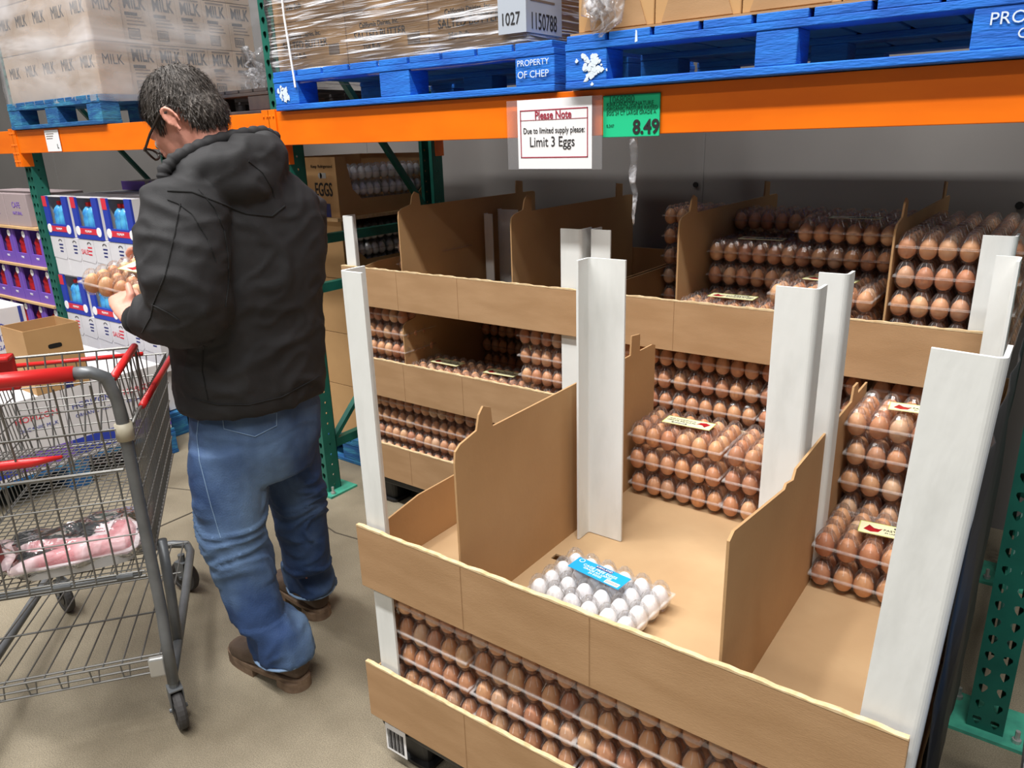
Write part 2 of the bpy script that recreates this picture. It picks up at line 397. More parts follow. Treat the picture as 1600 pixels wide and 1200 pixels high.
bt('OF CHEP', .028, pB, (.572, -.503, .050)); bt('PROPERTY', .024, pB, (.572, -.503, .082))
def splotch(p, loc, w, h, n=26, seed=1):
    rnd = random.Random(seed); mb = MB()
    for i in range(n):
        cx, cz = rnd.gauss(0, .33)*w, rnd.gauss(0, .33)*h; r = rnd.uniform(.06, .22)*h
        k = 7; pts = [(cx+cos(2*pi*j/k)*r*rnd.uniform(.5, 1.3), cz+sin(2*pi*j/k)*r*rnd.uniform(.5, 1.3)) for j in range(k)]
        mb.prism(pts, 'y', -.0005-.00004*i, .0005)
    mb.build('paint_splotch', WHITEPAINT, p, loc)
splotch(pA, (-.515, -.5095, .055), .06, .05, 44, 2); splotch(pB, (-.59, -.4995, .058), .04, .05, 22, 3)
MB().prism([(-.004, 0), (.004, .002), (.002, .028), (-.002, .03)], 'y', -.001, 0).build('paint_drip', WHITEPAINT, pA, (-.38, -.5095, .105))

# ---------------------------------------------------------------- loads on the beams
def box_thing(name, label, cat, x0, x1, y0, y1, z0, z1, m, group, seam=True):
    t = thing(name, label, cat, ((x0+x1)/2, (y0+y1)/2, z0), group=group)
    w, d, h = (x1-x0)/2, (y1-y0)/2, z1-z0
    MB().box(-w, w, -d, d, 0, h).build('carton_body', m, t, bevel=.003)
    return t, w, d, h
ORD = ['bottom', 'second', 'third', 'fourth', 'fifth', 'sixth', 'seventh']
NTH = ['first', 'second', 'third', 'fourth', 'fifth', 'sixth', 'seventh']
# butter boxes
bx0, bw, bh = -2.565, .39, .168
for r in range(4):
    for c in range(3):
        lab = f'brown butter box, {ORD[r]} layer and {NTH[c]} from left in the wrapped load'
        t, w, d, h = box_thing('butter_box', lab, 'box', bx0+c*bw, bx0+(c+1)*bw-.003, 2.0, 2.3, 1.821+r*bh, 1.821+(r+1)*bh-.002, CARD_DK, 'butter boxes on the upper pallet')
        text('SALTED BUTTER', .034, INK, t, (-.03, -d-.001, .085), fs=(1, 1.15))
        text('California Dairies, Inc.', .021, INK, t, (-.03, -d-.001, .118), fs=(1, 1.1)); text('25# Bulk', .024, INK, t, (-.07, -d-.001, .048), fs=(1, 1.1))
        MB().box(.1, .155, -d-.001, -d, .04, .075).build('barcode', mat('grey_ink', (120, 104, 92), .8) if 'grey_ink' not in bpy.data.materials else bpy.data.materials['grey_ink'], t)
for r in range(4):
    for c in range(2):
        t, w, d, h = box_thing('butter_box', f'brown butter box, {ORD[r]} layer, {NTH[c]} behind the corner box on the right side', 'box', bx0+3*bw-.39, bx0+3*bw-.003, 2.304+c*.31, 2.61+c*.31, 1.821+r*bh, 1.821+(r+1)*bh-.002, CARD_DK, 'butter boxes on the upper pallet')
        text('SALTED BUTTER', .034, INK, t, (w+.001, 0, .085), RIGHT)
wr = MB()
def wrap_sheet(mb, x0, x1, y0, y1, z0, z1, nx=30, nz=16, amp=.008, seed=0):
    P = [(x0, y1), (x0, y0), (x1, y0), (x1, y1)]; rows = []
    segs = []
    for (a, b) in zip(P, P[1:]):
        for i in range(nx): segs.append((a[0]+(b[0]-a[0])*i/nx, a[1]+(b[1]-a[1])*i/nx))
    segs.append(P[-1])
    for j in range(nz+1):
        z = z0+(z1-z0)*j/nz; row = []
        for i, (x, y) in enumerate(segs):
            n = noise.noise(Vector((i*.35+seed, z*28, seed)))*amp
            zz = z+noise.noise(Vector((i*.2, seed, j)))*.01*(j == 0)
            row.append(mb.bm.verts.new((x+n*(1 if x > (x0+x1)/2 else -1), y-abs(n)*(1 if y < (y0+y1)/2 else 0), zz)))
        rows.append(row)
    for a, b in zip(rows, rows[1:]):
        for i in range(len(segs)-1): mb.bm.faces.new((a[i], a[i+1], b[i+1], b[i]))
wrap_sheet(wr, -2.585, -1.385, 1.985, 2.93, 1.775, 2.5, amp=.012)
tag(wr.build('stretch_wrap', WRAP_B, smooth=True), 'clear streaky stretch wrap pulled around the butter boxes and blue pallet', 'plastic wrap', 'stretch wraps')
st = MB().tube([(-2.475, 1.975, 2.5), (-2.47, 1.975, 2.0), (-2.445, 1.968, 1.80), (-2.44, 1.966, 1.76)], .004, 6)
tag(st.build('strap', PAPER), 'thin white strap hanging down over the wrapped butter load', 'strap')
lb = thing('shipping_label', 'grey white shipping label 1150788 stuck on the butter load corner', 'label', (-1.384, 1.975, 1.90))
LABP = mat('grey_label_paper', (176, 184, 196), .6)
MB().box(-.10, 0, -.002, 0, -.05, .13).build('front_flap', LABP, lb); MB().box(0, .002, -.002, .19, -.05, .13).build('side_flap', LABP, lb)
text('1027', .04, INK, lb, (-.055, -.003, -.012), fs=(.9, 1.2)); text('1150788', .05, INK, lb, (.003, .09, -.02), RIGHT, fs=(.82, 1.3))
for i in range(4): MB().box(.002, .003, .02, .02+.13-.02*i, .035+i*.018, .041+i*.018).build('printed_line', bpy.data.materials['grey_ink'], lb)

# milk cases
gk2 = bpy.data.materials['grey_ink']
mh, mwd = .243, .205
for r in range(3):
    for c in range(5):
        x0 = -4.965+c*mwd; corner = (c == 4)
        t, w, d, h = box_thing('milk_case', f'tan milk case, {ORD[r]} layer, {NTH[c]} from left along the front of the load', 'box', x0, x0+mwd-.003, 2.0, 2.165, 1.821+r*mh-.001, 1.821+(r+1)*mh-.004, MILKC, 'milk cases on the upper pallet')
        text('MILK', .066, INK, t, (.01, -d-.001, .15), fs=(.9, 1.2))
        if corner: text('MILK', .055, INK, t, (w+.001, 0, .16), RIGHT, fs=(.9, 1.2))
    for c in range(5):
        y0 = 2.168+c*.152
        t, w, d, h = box_thing('milk_case', f'tan milk case, {ORD[r]} layer, {NTH[c]} behind the corner on the right side', 'box', -4.36, -3.953, y0, y0+.15, 1.821+r*mh-.001, 1.821+(r+1)*mh-.004, MILKC, 'milk cases on the upper pallet')
        text('MILK', .058, INK, t, (w+.001, 0, .185), RIGHT, fs=(.9, 1.4), bold=.0012); MB().box(w, w+.001, -.055, .01, .128, .143).build('printed_block', INK, t); MB().box(w, w+.001, -.055, .055, .225, .233).build('printed_line', gk2, t)
        gk = bpy.data.materials['grey_ink']
        for i in range(3): MB().box(w, w+.001, -.05, .05-.01*i, .085+i*.016, .091+i*.016).build('printed_line', gk, t)
        fr = MB(); 
        for a in ((-.05, .01, .02, .024), (-.05, .01, .066, .07)): fr.box(w, w+.001, a[0], a[1], a[2], a[3])
        for a in (-.05, .006): fr.box(w, w+.001, a, a+.004, .02, .07)
        for k in range(8): fr.box(w, w+.001, -.042+k*.006, -.042+k*.006+.003, .03, .06)
        fr.build('barcode', INK, t)
wm = MB(); wrap_sheet(wm, -4.98, -3.925, 1.975, 2.97, 1.79, 2.6, amp=.014, seed=5)
tag(wm.build('stretch_wrap', WRAP_M, smooth=True), 'hazy stretch wrap around the tan milk cases at upper left', 'plastic wrap', 'stretch wraps')
cb = MB()
rnd = random.Random(4)
for k in range(5):
    pts = [(-3.90+rnd.uniform(-.03, .03), 2.86+rnd.uniform(-.05, .09), 2.08-.045*i) for i in range(8)]
    cb.tube([(p[0]+rnd.uniform(-.015, .015), p[1], p[2]) for p in pts], [.008+.02*rnd.random() for _ in pts], 7)
tag(cb.build('plastic_film_tail', FILM, smooth=True), 'crumpled clear film tail hanging at the milk load\'s back corner', 'plastic wrap')

# boxes on the right upper pallet
t = thing('slip_sheet', 'cardboard slip sheet under the boxes on the bright blue pallet', 'cardboard sheet', (0, 0, 0))
MB().box(-1.22, -.03, 1.955, 2.97, 1.8205, 1.8255).build('sheet', CARD, t)
for r in range(2):
    for c in range(5):
        x0 = -1.205+c*.233
        t, w, d, h = box_thing('shipping_box', f'brown shipping box, {ORD[r]} layer, {NTH[c]} from left on the bright blue pallet', 'box', x0, x0+.230, 1.975, 2.3, 1.827+r*.25, 1.827+(r+1)*.25-.003, CARD_DK, 'boxes on the bright blue pallet')
        MB().prism([(-w+.02, .004), (w-.02, .004), (w-.045, .075), (-w+.045, .075)], 'y', -d-.004, -d).build('flap', CARD, t)
ff = MB(); rnd = random.Random(9)
for k in range(8):
    x = -1.17+rnd.uniform(0, .13); L = rnd.uniform(.05, .13)
    ff.tube([(x, 1.962, 1.95), (x+rnd.uniform(-.01, .01), 1.95, 1.93-L*.3), (x+rnd.uniform(-.03, .03), 1.942, 1.93-L*.7), (-1.12+rnd.uniform(-.025, .025), 1.94, 1.93-L)], [.018, .016, .012, .004], 6)
tag(ff.build('plastic_film_tail', FILM, smooth=True), 'torn white film hanging over the left end of the bright blue pallet', 'plastic wrap')
fs = MB(); rnd = random.Random(3)
pts = [(-1.035+rnd.uniform(-.006, .006), 1.995+rnd.uniform(-.004, .004), 1.545-.03*i) for i in range(9)]
fs.tube(pts, [.012, .014, .010, .012, .009, .008, .006, .005, .002], 5)
tag(fs.build('plastic_film_strip', FILM, smooth=True), 'narrow strip of clear film dangling below the green price sign', 'plastic wrap')

# signs
sg = thing('notice_sign', 'white notice in a clear sleeve limiting eggs, hung on the orange beam', 'sign', (-1.296, 1.975, 1.565))
MB().box(-.168, .168, 0, .0006, -.103, .098).build('plastic_sleeve', SLEEVE, sg)
MB().box(-.127, .135, -.0012, -.0004, -.101, .098).build('paper_sheet', PAPER, sg)
fr = MB()
for a in ((-.117, .122, .066, .069), (-.117, .122, -.069, -.066), (-.117, .122, .039, .0405), (-.117, -.114, -.069, .069), (.119, .122, -.069, .069)): fr.box(a[0], a[1], -.002, -.0012, a[2], a[3])
fr.build('red_border', REDINK, sg)
text('Please Note', .031, REDINK, sg, (.002, -.002, .052), fs=(.85, 1), bold=.0006)
text('Due to limited supply please:', .0245, INK, sg, (.003, -.002, .009), fs=(.76, 1)); text('Limit 3 Eggs', .041, INK, sg, (-.003, -.002, -.024), fs=(.82, 1))
pr_ = thing('price_sign', 'green price sign reading 8.49 on the orange beam', 'sign', (-1.042, 1.984, 1.606))
MB().box(-.088, .088, 0, .0012, -.057, .055).build('green_card', GREENP, pr_)
fr = MB()
for a in ((-.088, .088, .053, .055), (-.088, .088, -.057, -.0555), (.0865, .088, -.057, .055)): fr.box(a[0], a[1], -.0004, 0, a[2], a[3])
fr.build('card_border', GREENINK, pr_)
text('8.49', .047, INK, pr_, (.047, -.001, -.033), fs=(1, 1.1), bold=.0014); text('1068080', .026, GREENINK, pr_, (-.03, -.001, .042), fs=(.9, 1))
text('KIRKLAND SIGNATURE', .0155, GREENINK, pr_, (-.077, -.001, .030), align='LEFT', fs=(.9, 1)); text('ORGANIC PASTURE RAISED', .0145, GREENINK, pr_, (-.077, -.001, .018), align='LEFT', fs=(.88, 1))
text('EGG 24 CT LARGE GRADE A', .0145, GREENINK, pr_, (-.077, -.001, .007), align='LEFT', fs=(.84, 1)); text('0.347', .011, GREENINK, pr_, (-.077, -.001, -.026), align='LEFT')
tg = thing('shelf_tag', 'small white shelf tag on the orange beam left of the man', 'label', (-4.53, 1.984, 1.615))
MB().box(-.085, .075, 0, .001, -.055, .055).build('tag_card', PAPER, tg); text('L', .03, INK, tg, (.045, -.001, -.03), bold=.001)
for i in range(3): MB().box(-.07, -.0+.01*i, -.0006, 0, .01+.012*i, .014+.012*i).build('printed_line', bpy.data.materials['grey_ink'], tg)

# ---------------------------------------------------------------- egg cartons
PX_, PY_ = .0457, .047
CH = .0745
def egg_mesh(name, m):
    mb = MB(); prof = []
    for i in range(1, 12):
        t = pi*i/12; z = -cos(t)*.0285; r = sin(t)*.0212*(1-.10*(-cos(t)))
        prof.append((r, z+.0335))
    prof = [(.0012, .0049)]+prof+[(.0012, .0621)]
    mb.lathe(prof, seg=14)
    return mb.mesh(name, m, True)
EGG_B = egg_mesh('egg', BROWNEGG); EGG_W = egg_mesh('egg', WHITEEGG)
def shell_mesh():
    mb = MB(); bm = mb.bm
    xs = [(i-2.5)*PX_ for i in range(6)]; ys = [(j-1.5)*PY_ for j in range(4)]
    for x in xs:
        for y in ys:
            for prof in ([(.0242, .037), (.0228, .052), (.0165, .0660), (.0105, .0728), (.0085, .0738)], [(.0240, .0355), (.0218, .018), (.0135, .0035), (.0100, .001)]):
                R = []
                for r, z in prof:
                    R.append([bm.verts.new((x+r*cos(2*pi*(k+.5)/10), y+r*sin(2*pi*(k+.5)/10), z)) for k in range(10)])
                for a, b in zip(R, R[1:]):
                    for k in range(10): bm.faces.new((a[k], a[(k+1) % 10], b[(k+1) % 10], b[k]))
                bm.faces.new(R[-1])
    w, d = .1385, .0965
    nfl = len(bm.faces)
    for x in xs:
        for y in ys:
            for k in range(8):  # lid ribs; their whitish plastic paints in the bright highlight streaks
                a = 2*pi*(k+.25)/8; c_, s_ = cos(a), sin(a)
                q = [bm.verts.new((x+c_*r-s_*w_, y+s_*r+c_*w_, z)) for r, z, w_ in ((.0226, .0535, -.0011), (.0226, .0535, .0011), (.0118, .0722, .0007), (.0118, .0722, -.0007))]
                bm.faces.new(q)
    # flange: outer double lip
    for (z0, z1, e) in ((.0345, .0365, 0), (.0385, .0395, .0)):
        o = [(-w-e, -d-e), (w+e, -d-e), (w+e, d+e), (-w-e, d+e)]
        i_ = [(-w+.006, -d+.006), (w-.006, -d+.006), (w-.006, d-.006), (-w+.006, d-.006)]
        A = [bm.verts.new((p[0], p[1], z0)) for p in o]; B = [bm.verts.new((p[0], p[1], z1)) for p in o]; Cc = [bm.verts.new((p[0], p[1], z1)) for p in i_]
        for k in range(4):
            bm.faces.new((A[k], A[(k+1) % 4], B[(k+1) % 4], B[k])); bm.faces.new((B[k], B[(k+1) % 4], Cc[(k+1) % 4], Cc[k]))
    nf = len(bm.faces)-0
    for f_ in list(bm.faces)[nfl:]: f_.material_index = 1
    # snap buttons
    for x in (-2*PX_, 0, 2*PX_):
        mb.blob((x, -d+.001, .038), (.004, 0, 0), (0, .004, 0), (0, 0, .005), 6, 4)
    me = mb.mesh('clear_shell', SHELL); me.materials.append(FLANGE); return me
SHELL_ME = shell_mesh()
def make_carton(label, egg, group):
    t = thing('egg_carton', label, 'egg carton', (0, 0, -5), group=group)
    link('clear_shell', SHELL_ME, t)
    for i in range(6):
        for j in range(4):
            rz = random.uniform(0, 6.28)
            e = link('egg', egg, t, ((i-2.5)*PX_, (j-1.5)*PY_, 0), (random.uniform(-.06, .06), random.uniform(-.06, .06), rz))
    return t
def paper_label(t, kind, loc=(0, 0, CH), rz=0):
    if kind == 'cream':
        l = MB().box(-.07, .07, -.028, .028, 0, .001).build('paper_label', CREAM, t, loc, (0, 0, rz)); l['label'] = 'cream paper label with small red hen'
        e = MB()
        for a in ((-.07, .07, -.028, -.0265), (-.07, .07, .0265, .028), (-.07, -.0685, -.028, .028), (.0685, .07, -.028, .028)): e.box(a[0], a[1], a[2], a[3], .001, .0013)
        e.build('label_border', YELG, l)
        h = MB().prism([(-.06, -.01), (-.045, -.018), (-.03, -.014), (-.022, .004), (-.03, .0), (-.04, .002), (-.05, .014), (-.054, .004)], 'z', .001, .0014); h.build('hen_picture', REDB, l)
        text('PASTURE RAISED', .0125, INK, l, (.022, 0, .0012), TOP, fs=(.9, 1)); text('24 LARGE BROWN EGGS', .007, INK, l, (.022, -.012, .0012), TOP)
        k = MB().box(.0, .045, .012, .019, .001, .0014).build('name_strip', INK, l); text('KIRKLAND', .007, PAPER, l, (.022, .0155, .0014), TOP)
    else:
        l = MB().prism([(-.07, -.022), (.072, -.026), (.07, .026), (-.072, .026)], 'z', 0, .001).build('paper_label', CYANP, t, loc, (0, 0, rz)); l['label'] = 'bright blue paper label with white lettering'
        MB().box(-.018, .026, .013, .023, .001, .0014).build('name_strip', NAVY, l); text('KIRKLAND', .009, PAPER, l, (.004, .018, .0014), TOP)
        text('CAGE FREE EGGS', .012, PAPER, l, (0, .006, .0012), TOP); text('GRADE AA LARGE', .0095, PAPER, l, (0, -.004, .0012), TOP); text('24 EGGS', .0095, PAPER, l, (0, -.0135, .0012), TOP)
        MB().lathe([(.007, .001), (.007, .0013)], (-.058, .017, 0), 16).build('round_mark', PAPER, l); MB().lathe([(.0055, .0013), (.0055, .0015)], (-.058, .017, 0), 16).build('round_mark_center', CYANP, l)
        b = MB().box(.03, .066, -.022, -.009, .001, .0013).build('barcode_patch', PAPER, l)
        s_ = MB()
        for k in range(9): s_.box(.033+k*.0034, .0345+k*.0034, -.020, -.011, .0013, .0015)
        s_.build('barcode', INK, b)
proto = [make_carton('x', EGG_B, None) for _ in range(3)]
protoW = make_carton('x', EGG_W, None)
first = {id(p): True for p in proto+[protoW]}
def put_carton(src, loc, label, group, rz=0):
    if first.get(id(src)):
        first[id(src)] = False; o = src; o.location = loc; o.rotation_euler = (0, 0, rz); o['label'] = label; o['group'] = group
        return o
    return dup(src, loc, rz, label, group)
CARTONS = []
ncart = 0
def stack(xl, yf, z, n, col, row, tray, group, label_top=None, lrz=0):
    """cartons with their long side facing the front, n high"""
    global ncart
    for k in range(n):
        ncart += 1
        lab = f'brown egg carton {("lowest", "second up", "third up", "fourth up", "fifth up")[k]} in {col} {row} stack, {tray}'
        jx, jy = random.uniform(-.003, .003), random.uniform(-.002, .002)
        o = put_carton(proto[ncart % 3], (xl+.139+jx, yf+.098+jy, z+k*CH), lab, group, random.choice((0, pi)) if k % 2 == 3 else 0)
        CARTONS.append((o, k == n-1 and label_top))
# ---------------------------------------------------------------- egg trays, posts, pallets
T = .005
def tray(x0, x1, y0, y1, z, label, divs=(), lip=.16, hole=None, group='cardboard egg trays', fold=None):
    t = thing('cardboard_tray', label, 'tray', ((x0+x1)/2, (y0+y1)/2, z), group=group)
    w, d = (x1-x0)/2, (y1-y0)/2; cx, cy = (x0+x1)/2, (y0+y1)/2
    dk = MB()
    if hole:
        a, b, c_, e = hole[0]-cx, hole[1]-cx, hole[2]-cy, hole[3]-cy
        dk.box(-w, a, -d, d, 0, T).box(b, w, -d, d, 0, T).box(a, b, -d, c_, 0, T).box(a, b, e, d, 0, T)
    else: dk.box(-w, w, -d, d, 0, T)
    dk.build('deck', DECKC, t)
    # front panel: outside the corner posts, with creases
    n = 60; pf = MB()
    fp = MB().box(-w-.002, w+.002, -d-.008, -d, -.005, lip-.004)
    f = fp.build('front_panel', CARD, t, bevel=.0015)
    ce = MB(); bm = ce.bm
    A, B, C2, D2 = [], [], [], []
    for i in range(n+1):
        x = -w-.001+(2*w+.002)*i/n; dz = .0012*sin(i*2.1)+.001*sin(i*.7)
        A.append(bm.verts.new((x, -d-.0085, lip-.004))); B.append(bm.verts.new((x, -d-.0085, lip+dz))); C2.append(bm.verts.new((x, -d+.0015, lip+dz))); D2.append(bm.verts.new((x, -d+.0015, lip-.004)))
    for i in range(n):
        for P, Q in ((A, B), (B, C2), (C2, D2)): bm.faces.new((P[i], P[i+1], Q[i+1], Q[i]))
    ce.build('cut_edge', CUT, f)['label'] = 'pale corrugated cut edge'
    cr_ = MB()
    for i, u in enumerate((.27, .54)):
        x = -w+2*w*u; cr_.box(x-.0006, x+.0006, -d-.0088, -d-.008, 0, lip-.005)
    cr_.build('creases', mat('cardboard_crease', (156, 121, 84), .9) if 'cardboard_crease' not in bpy.data.materials else bpy.data.materials['cardboard_crease'], f)
    for s in (-1, 1):
        a = s*w; lo, hi = (a, a+T) if s < 0 else (a-T, a)
        MB().prism([(-d, 0), (d, 0), (d, lip-.01), (-d+.2, lip-.01), (-d+.05, lip-.035), (-d, lip-.04)], 'x', lo, hi).build('side_panel', CARD_IN, t)
    MB().box(-w, w, d-T, d, 0, lip-.01).build('back_panel', CARD_IN, t)
    for dv in divs:
        x, ya, yb, zt = dv[:4]; ya -= cy; yb -= cy
        H = zt-z; r = .018
        pts = [(ya, T), (yb, T), (yb, H-.006), (yb-.02, H)]
        # back tab
        pts += [(yb-.10, H), (yb-.10, H+.05), (yb-.15, H+.055), (yb-.155, H)]
        pts += [(ya+.13, H), (ya+.125, H+.045), (ya+.10, H+.055), (ya+.085, H+.04), (ya+.075, H+.008), (ya+.02, H-.004), (ya+.004, H-.015), (ya, H-.04)]
        if len(dv) > 4:
            pts = [(ya, T), (yb, T), (yb, H), (yb-.1, H-.0), (yb-.11, H+.03), (yb-.15, H+.03), (yb-.16, H-.005), (ya+.36, H-.012), (ya+.345, H-.03), (ya+.30, H-.02), (ya+.29, H-.028), (ya+.02, H+.01), (ya, H)]
        MB().prism(pts, 'x', x-cx-.0025, x-cx+.0025).build('divider', CARD_IN, t)
    return t
def black_pallet(x0, x1, y0, y1, label):
    t = thing('plastic_pallet', label, 'pallet', ((x0+x1)/2, (y0+y1)/2, 0), group='black plastic pallets under the egg trays')
    w, d = (x1-x0)/2, (y1-y0)/2
    MB().box(-w, w, -d, d, .105, .15).build('deck', BLACKP, t, bevel=.008)
    g = MB()
    for i in range(7):
        g.box(-w+.02+i*(2*w-.04)/7+.008, -w+.02+(i+1)*(2*w-.04)/7-.008, -d+.03, d-.03, .15, .154)
    g.build('deck_ribs', BLACKP, t)
    for ix in (-1, 0, 1):
        for iy in (-1, 0, 1):
            cx, cy = ix*(w-.08), iy*(d-.08)
            MB().loft([((cx, cy, 0), (.058, 0, 0), (0, .058, 0)), ((cx, cy, .015), (.062, 0, 0), (0, .062, 0)), ((cx, cy, .02), (.05, 0, 0), (0, .05, 0)), ((cx, cy, .11), (.062, 0, 0), (0, .062, 0))], 16, 5).build('foot', BLACKP, t)
    return t
np_ = black_pallet(-1.255, -.085, 1.06, 2.05, 'black plastic pallet under the nearest egg trays')
bc = MB().box(-.036, .036, -.001, 0, -.042, .042).build('barcode_label', PAPER, np_, (-.53, -.5, .085)); s_ = MB()
for k in range(13): s_.box(-.029+k*.0045, -.0267+k*.0045+(k % 3)*.0008, -.0016, -.001, -.034, .026)
s_.build('barcode', INK, bc)
black_pallet(-2.41, -1.27, 2.11, 3.08, 'black plastic pallet under the far left egg trays')
black_pallet(-1.245, -.1, 2.11, 3.08, 'black plastic pallet under the egg trays beneath the signs')
NEAR, RL, RR = 'near pallet', 'rear left pallet', 'rear right pallet'
tray(-1.265, -.075, 1.045, 2.05, .156, 'bottom cardboard tray of the near egg pallet, full of brown eggs')
tray(-1.245, -.075, 1.045, 2.05, .548, 'nearly empty upper cardboard tray of the near pallet holding white eggs', divs=((-.948, 1.06, 1.98, .966), (-.368, 1.06, 2.02, .930, 'torn')), hole=(-.925, -.845, 1.375, 1.40))
tray(-2.42, -1.265, 2.09, 3.09, .156, 'bottom cardboard tray of the rear left egg pallet')
tray(-2.42, -1.265, 2.09, 3.09, .538, 'middle cardboard tray of the rear left egg pallet', divs=((-2.13, 2.12, 3.05, .860),))
tray(-2.42, -1.265, 2.09, 3.09, .922, 'top cardboard tray of the rear left pallet, nearly empty', divs=((-2.11, 2.12, 3.05, 1.312), (-1.585, 2.14, 3.05, 1.305)), lip=.155)
tray(-1.25, -.09, 2.09, 3.09, .156, 'bottom cardboard tray of the rear right egg pallet')
tray(-1.25, -.09, 2.09, 3.09, .538, 'middle cardboard tray of the rear right egg pallet')
tray(-1.25, -.09, 2.09, 3.09, .922, 'top cardboard tray of the rear right pallet, loaded with brown eggs', divs=((-.957, 2.14, 3.05, 1.318), (-.365, 2.13, 3.05, 1.322)), lip=.155)
def corner_post(x, y, z0, z1, sx, sy, ax, ay, label, th=.006, lean=0):
    """L profile with rounded heel at (x,y); arms go sx along x and sy along y"""
    r = .012; out = []; inn = []
    for k in range(6):
        a = pi/2*k/5
        out.append((r-r*sin(a), r-r*cos(a))); inn.append((r-(r-th)*sin(a), r-(r-th)*cos(a)))
    o_pts = [(ax, 0)]+out+[(0, ay)]; i_pts = [(ax, th)]+inn+[(th, ay)]
    pts = o_pts+i_pts[::-1]
    pts = [(p[0]*sx, p[1]*sy) for p in pts]
    o = MB().prism(pts, 'z', 0, z1-z0).build('corner_post', WHITEP, None, (x, y, z0), (0, lean, 0))
    return tag(o, label, 'corner post', 'white paperboard posts')
corner_post(-1.236, 1.055, .163, 1.303, 1, 1, .068, .07, 'white paperboard post at the near pallet\'s front left corner')
corner_post(-.066, 1.058, .556, 1.285, -1, 1, .084, .075, 'widest white paperboard post at the near pallet\'s front right corner', lean=.038)
corner_post(-.082, 1.055, .163, .545, -1, 1, .07, .07, 'short white post inside the near pallet\'s bottom tray, front right corner')
corner_post(-.918, 1.545, .555, 1.283, 1, -1, .102, .055, 'creased white post standing beside the near pallet\'s left divider')
corner_post(-.376, 1.50, .555, 1.262, -1, 1, .083, .06, 'white post left of the torn divider in the near pallet')
corner_post(-.353, 1.63, .556, 1.272, -1, 1, .06, .05, 'narrower white post just behind another by the torn divider')
bpy.data.objects[-1] if False else None
corner_post(-2.41+.0, 2.10, .163, 1.275, 1, 1, .062, .07, 'white paperboard post at the rear left pallet\'s front left corner')
corner_post(-1.275, 2.10, .163, 1.27, -1, 1, .078, .07, 'white paperboard post at the rear left pallet\'s front right corner')
corner_post(-1.243, 2.10, .163, 1.272, 1, 1, .075, .07, 'white paperboard post at the rear right pallet\'s front left corner')
corner_post(-.1, 2.10, .163, 1.305, -1, 1, .07, .07, 'white paperboard post at the rear right pallet\'s front right corner')
corner_post(-.082, 2.03, .556, 1.27, -1, -1, .05, .08, 'white post at the near pallet\'s back right corner')
corner_post(-2.09, 2.62, .93, 1.245, 1, 1, .05, .01+.02, 'narrow white post inside the rear left pallet\'s top tray')
corner_post(-2.09, 2.72, .93, 1.255, 1, 1, .115, .03, 'wider grey white post inside the rear left pallet\'s top tray')

G1 = 'brown egg cartons in trays'
colw = ['first-column', 'second-column', 'third-column', 'fourth-column']
for i, x in enumerate((-1.228, -.9495, -.671, -.3925)):
    stack(x, 1.065, .163, 5, colw[i], 'front', 'bottom tray of near pallet', G1)
stack(-.933, 1.79, .555, 3, 'middle-left', 'back', 'upper tray of near pallet', G1, 'cream', )
stack(-.652, 1.79, .555, 3, 'middle-right', 'back', 'upper tray of near pallet', G1)
stack(-.362, 1.585, .555, 2, 'right', 'front', 'upper tray of near pallet', G1, 'cream')
stack(-.362, 1.79, .555, 5, 'right', 'back', 'upper tray of near pallet', G1, 'cream')
for i, x in enumerate((-1.236, -.957, -.678, -.375)):
    stack(x, 2.115, .545, 5, colw[i], 'front', 'middle tray of rear right pallet', G1)
tt = 'top tray of rear right pallet'
stack(-1.238, 2.62, .93, 5, 'left', 'back', tt, G1)
stack(-.952, 2.115, .93, 2, 'middle-left', 'front', tt, G1, 'cream')
stack(-.940, 2.325, .93, 4, 'middle-left', 'second', tt, G1, 'cream')
stack(-.952, 2.56, .93, 5, 'middle-left', 'third', tt, G1)
stack(-.670, 2.115, .93, 3, 'middle-right', 'front', tt, G1, 'cream')
stack(-.672, 2.325, .93, 5, 'middle-right', 'second', tt, G1, 'cream')
stack(-.672, 2.535, .93, 5, 'middle-right', 'third', tt, G1)
stack(-.358, 2.115, .93, 5, 'right', 'front', tt, G1)
stack(-.358, 2.325, .93, 5, 'right', 'second', tt, G1)
stack(-.358, 2.535, .93, 5, 'right', 'third', tt, G1)
mt = 'middle tray of rear left pallet'
stack(-2.402, 2.115, .545, 5, 'left', 'front', mt, G1)
stack(-2.122, 2.115, .545, 2, 'middle-left', 'front', mt, G1, 'cream')
stack(-1.840, 2.115, .545, 2, 'middle-right', 'front', mt, G1, 'cream')
stack(-2.122, 2.60, .545, 5, 'middle-left', 'back', mt, G1)
stack(-1.840, 2.60, .545, 5, 'middle-right', 'back', mt, G1)
stack(-1.556, 2.115, .545, 5, 'right', 'front', mt, G1)
for i, x in enumerate((-2.402, -2.121, -1.840, -1.557)):
    stack(x, 2.115, .163, 5, colw[i], 'front', 'bottom tray of rear left pallet', G1)
stack(-2.385, 2.36, .93, 3, 'left', 'only', 'top tray of rear left pallet', G1)
wc = put_carton(protoW, (-.722, 1.262, .5535), 'clear carton of white eggs with blue label, alone in the near tray', 'white egg cartons', -.07)

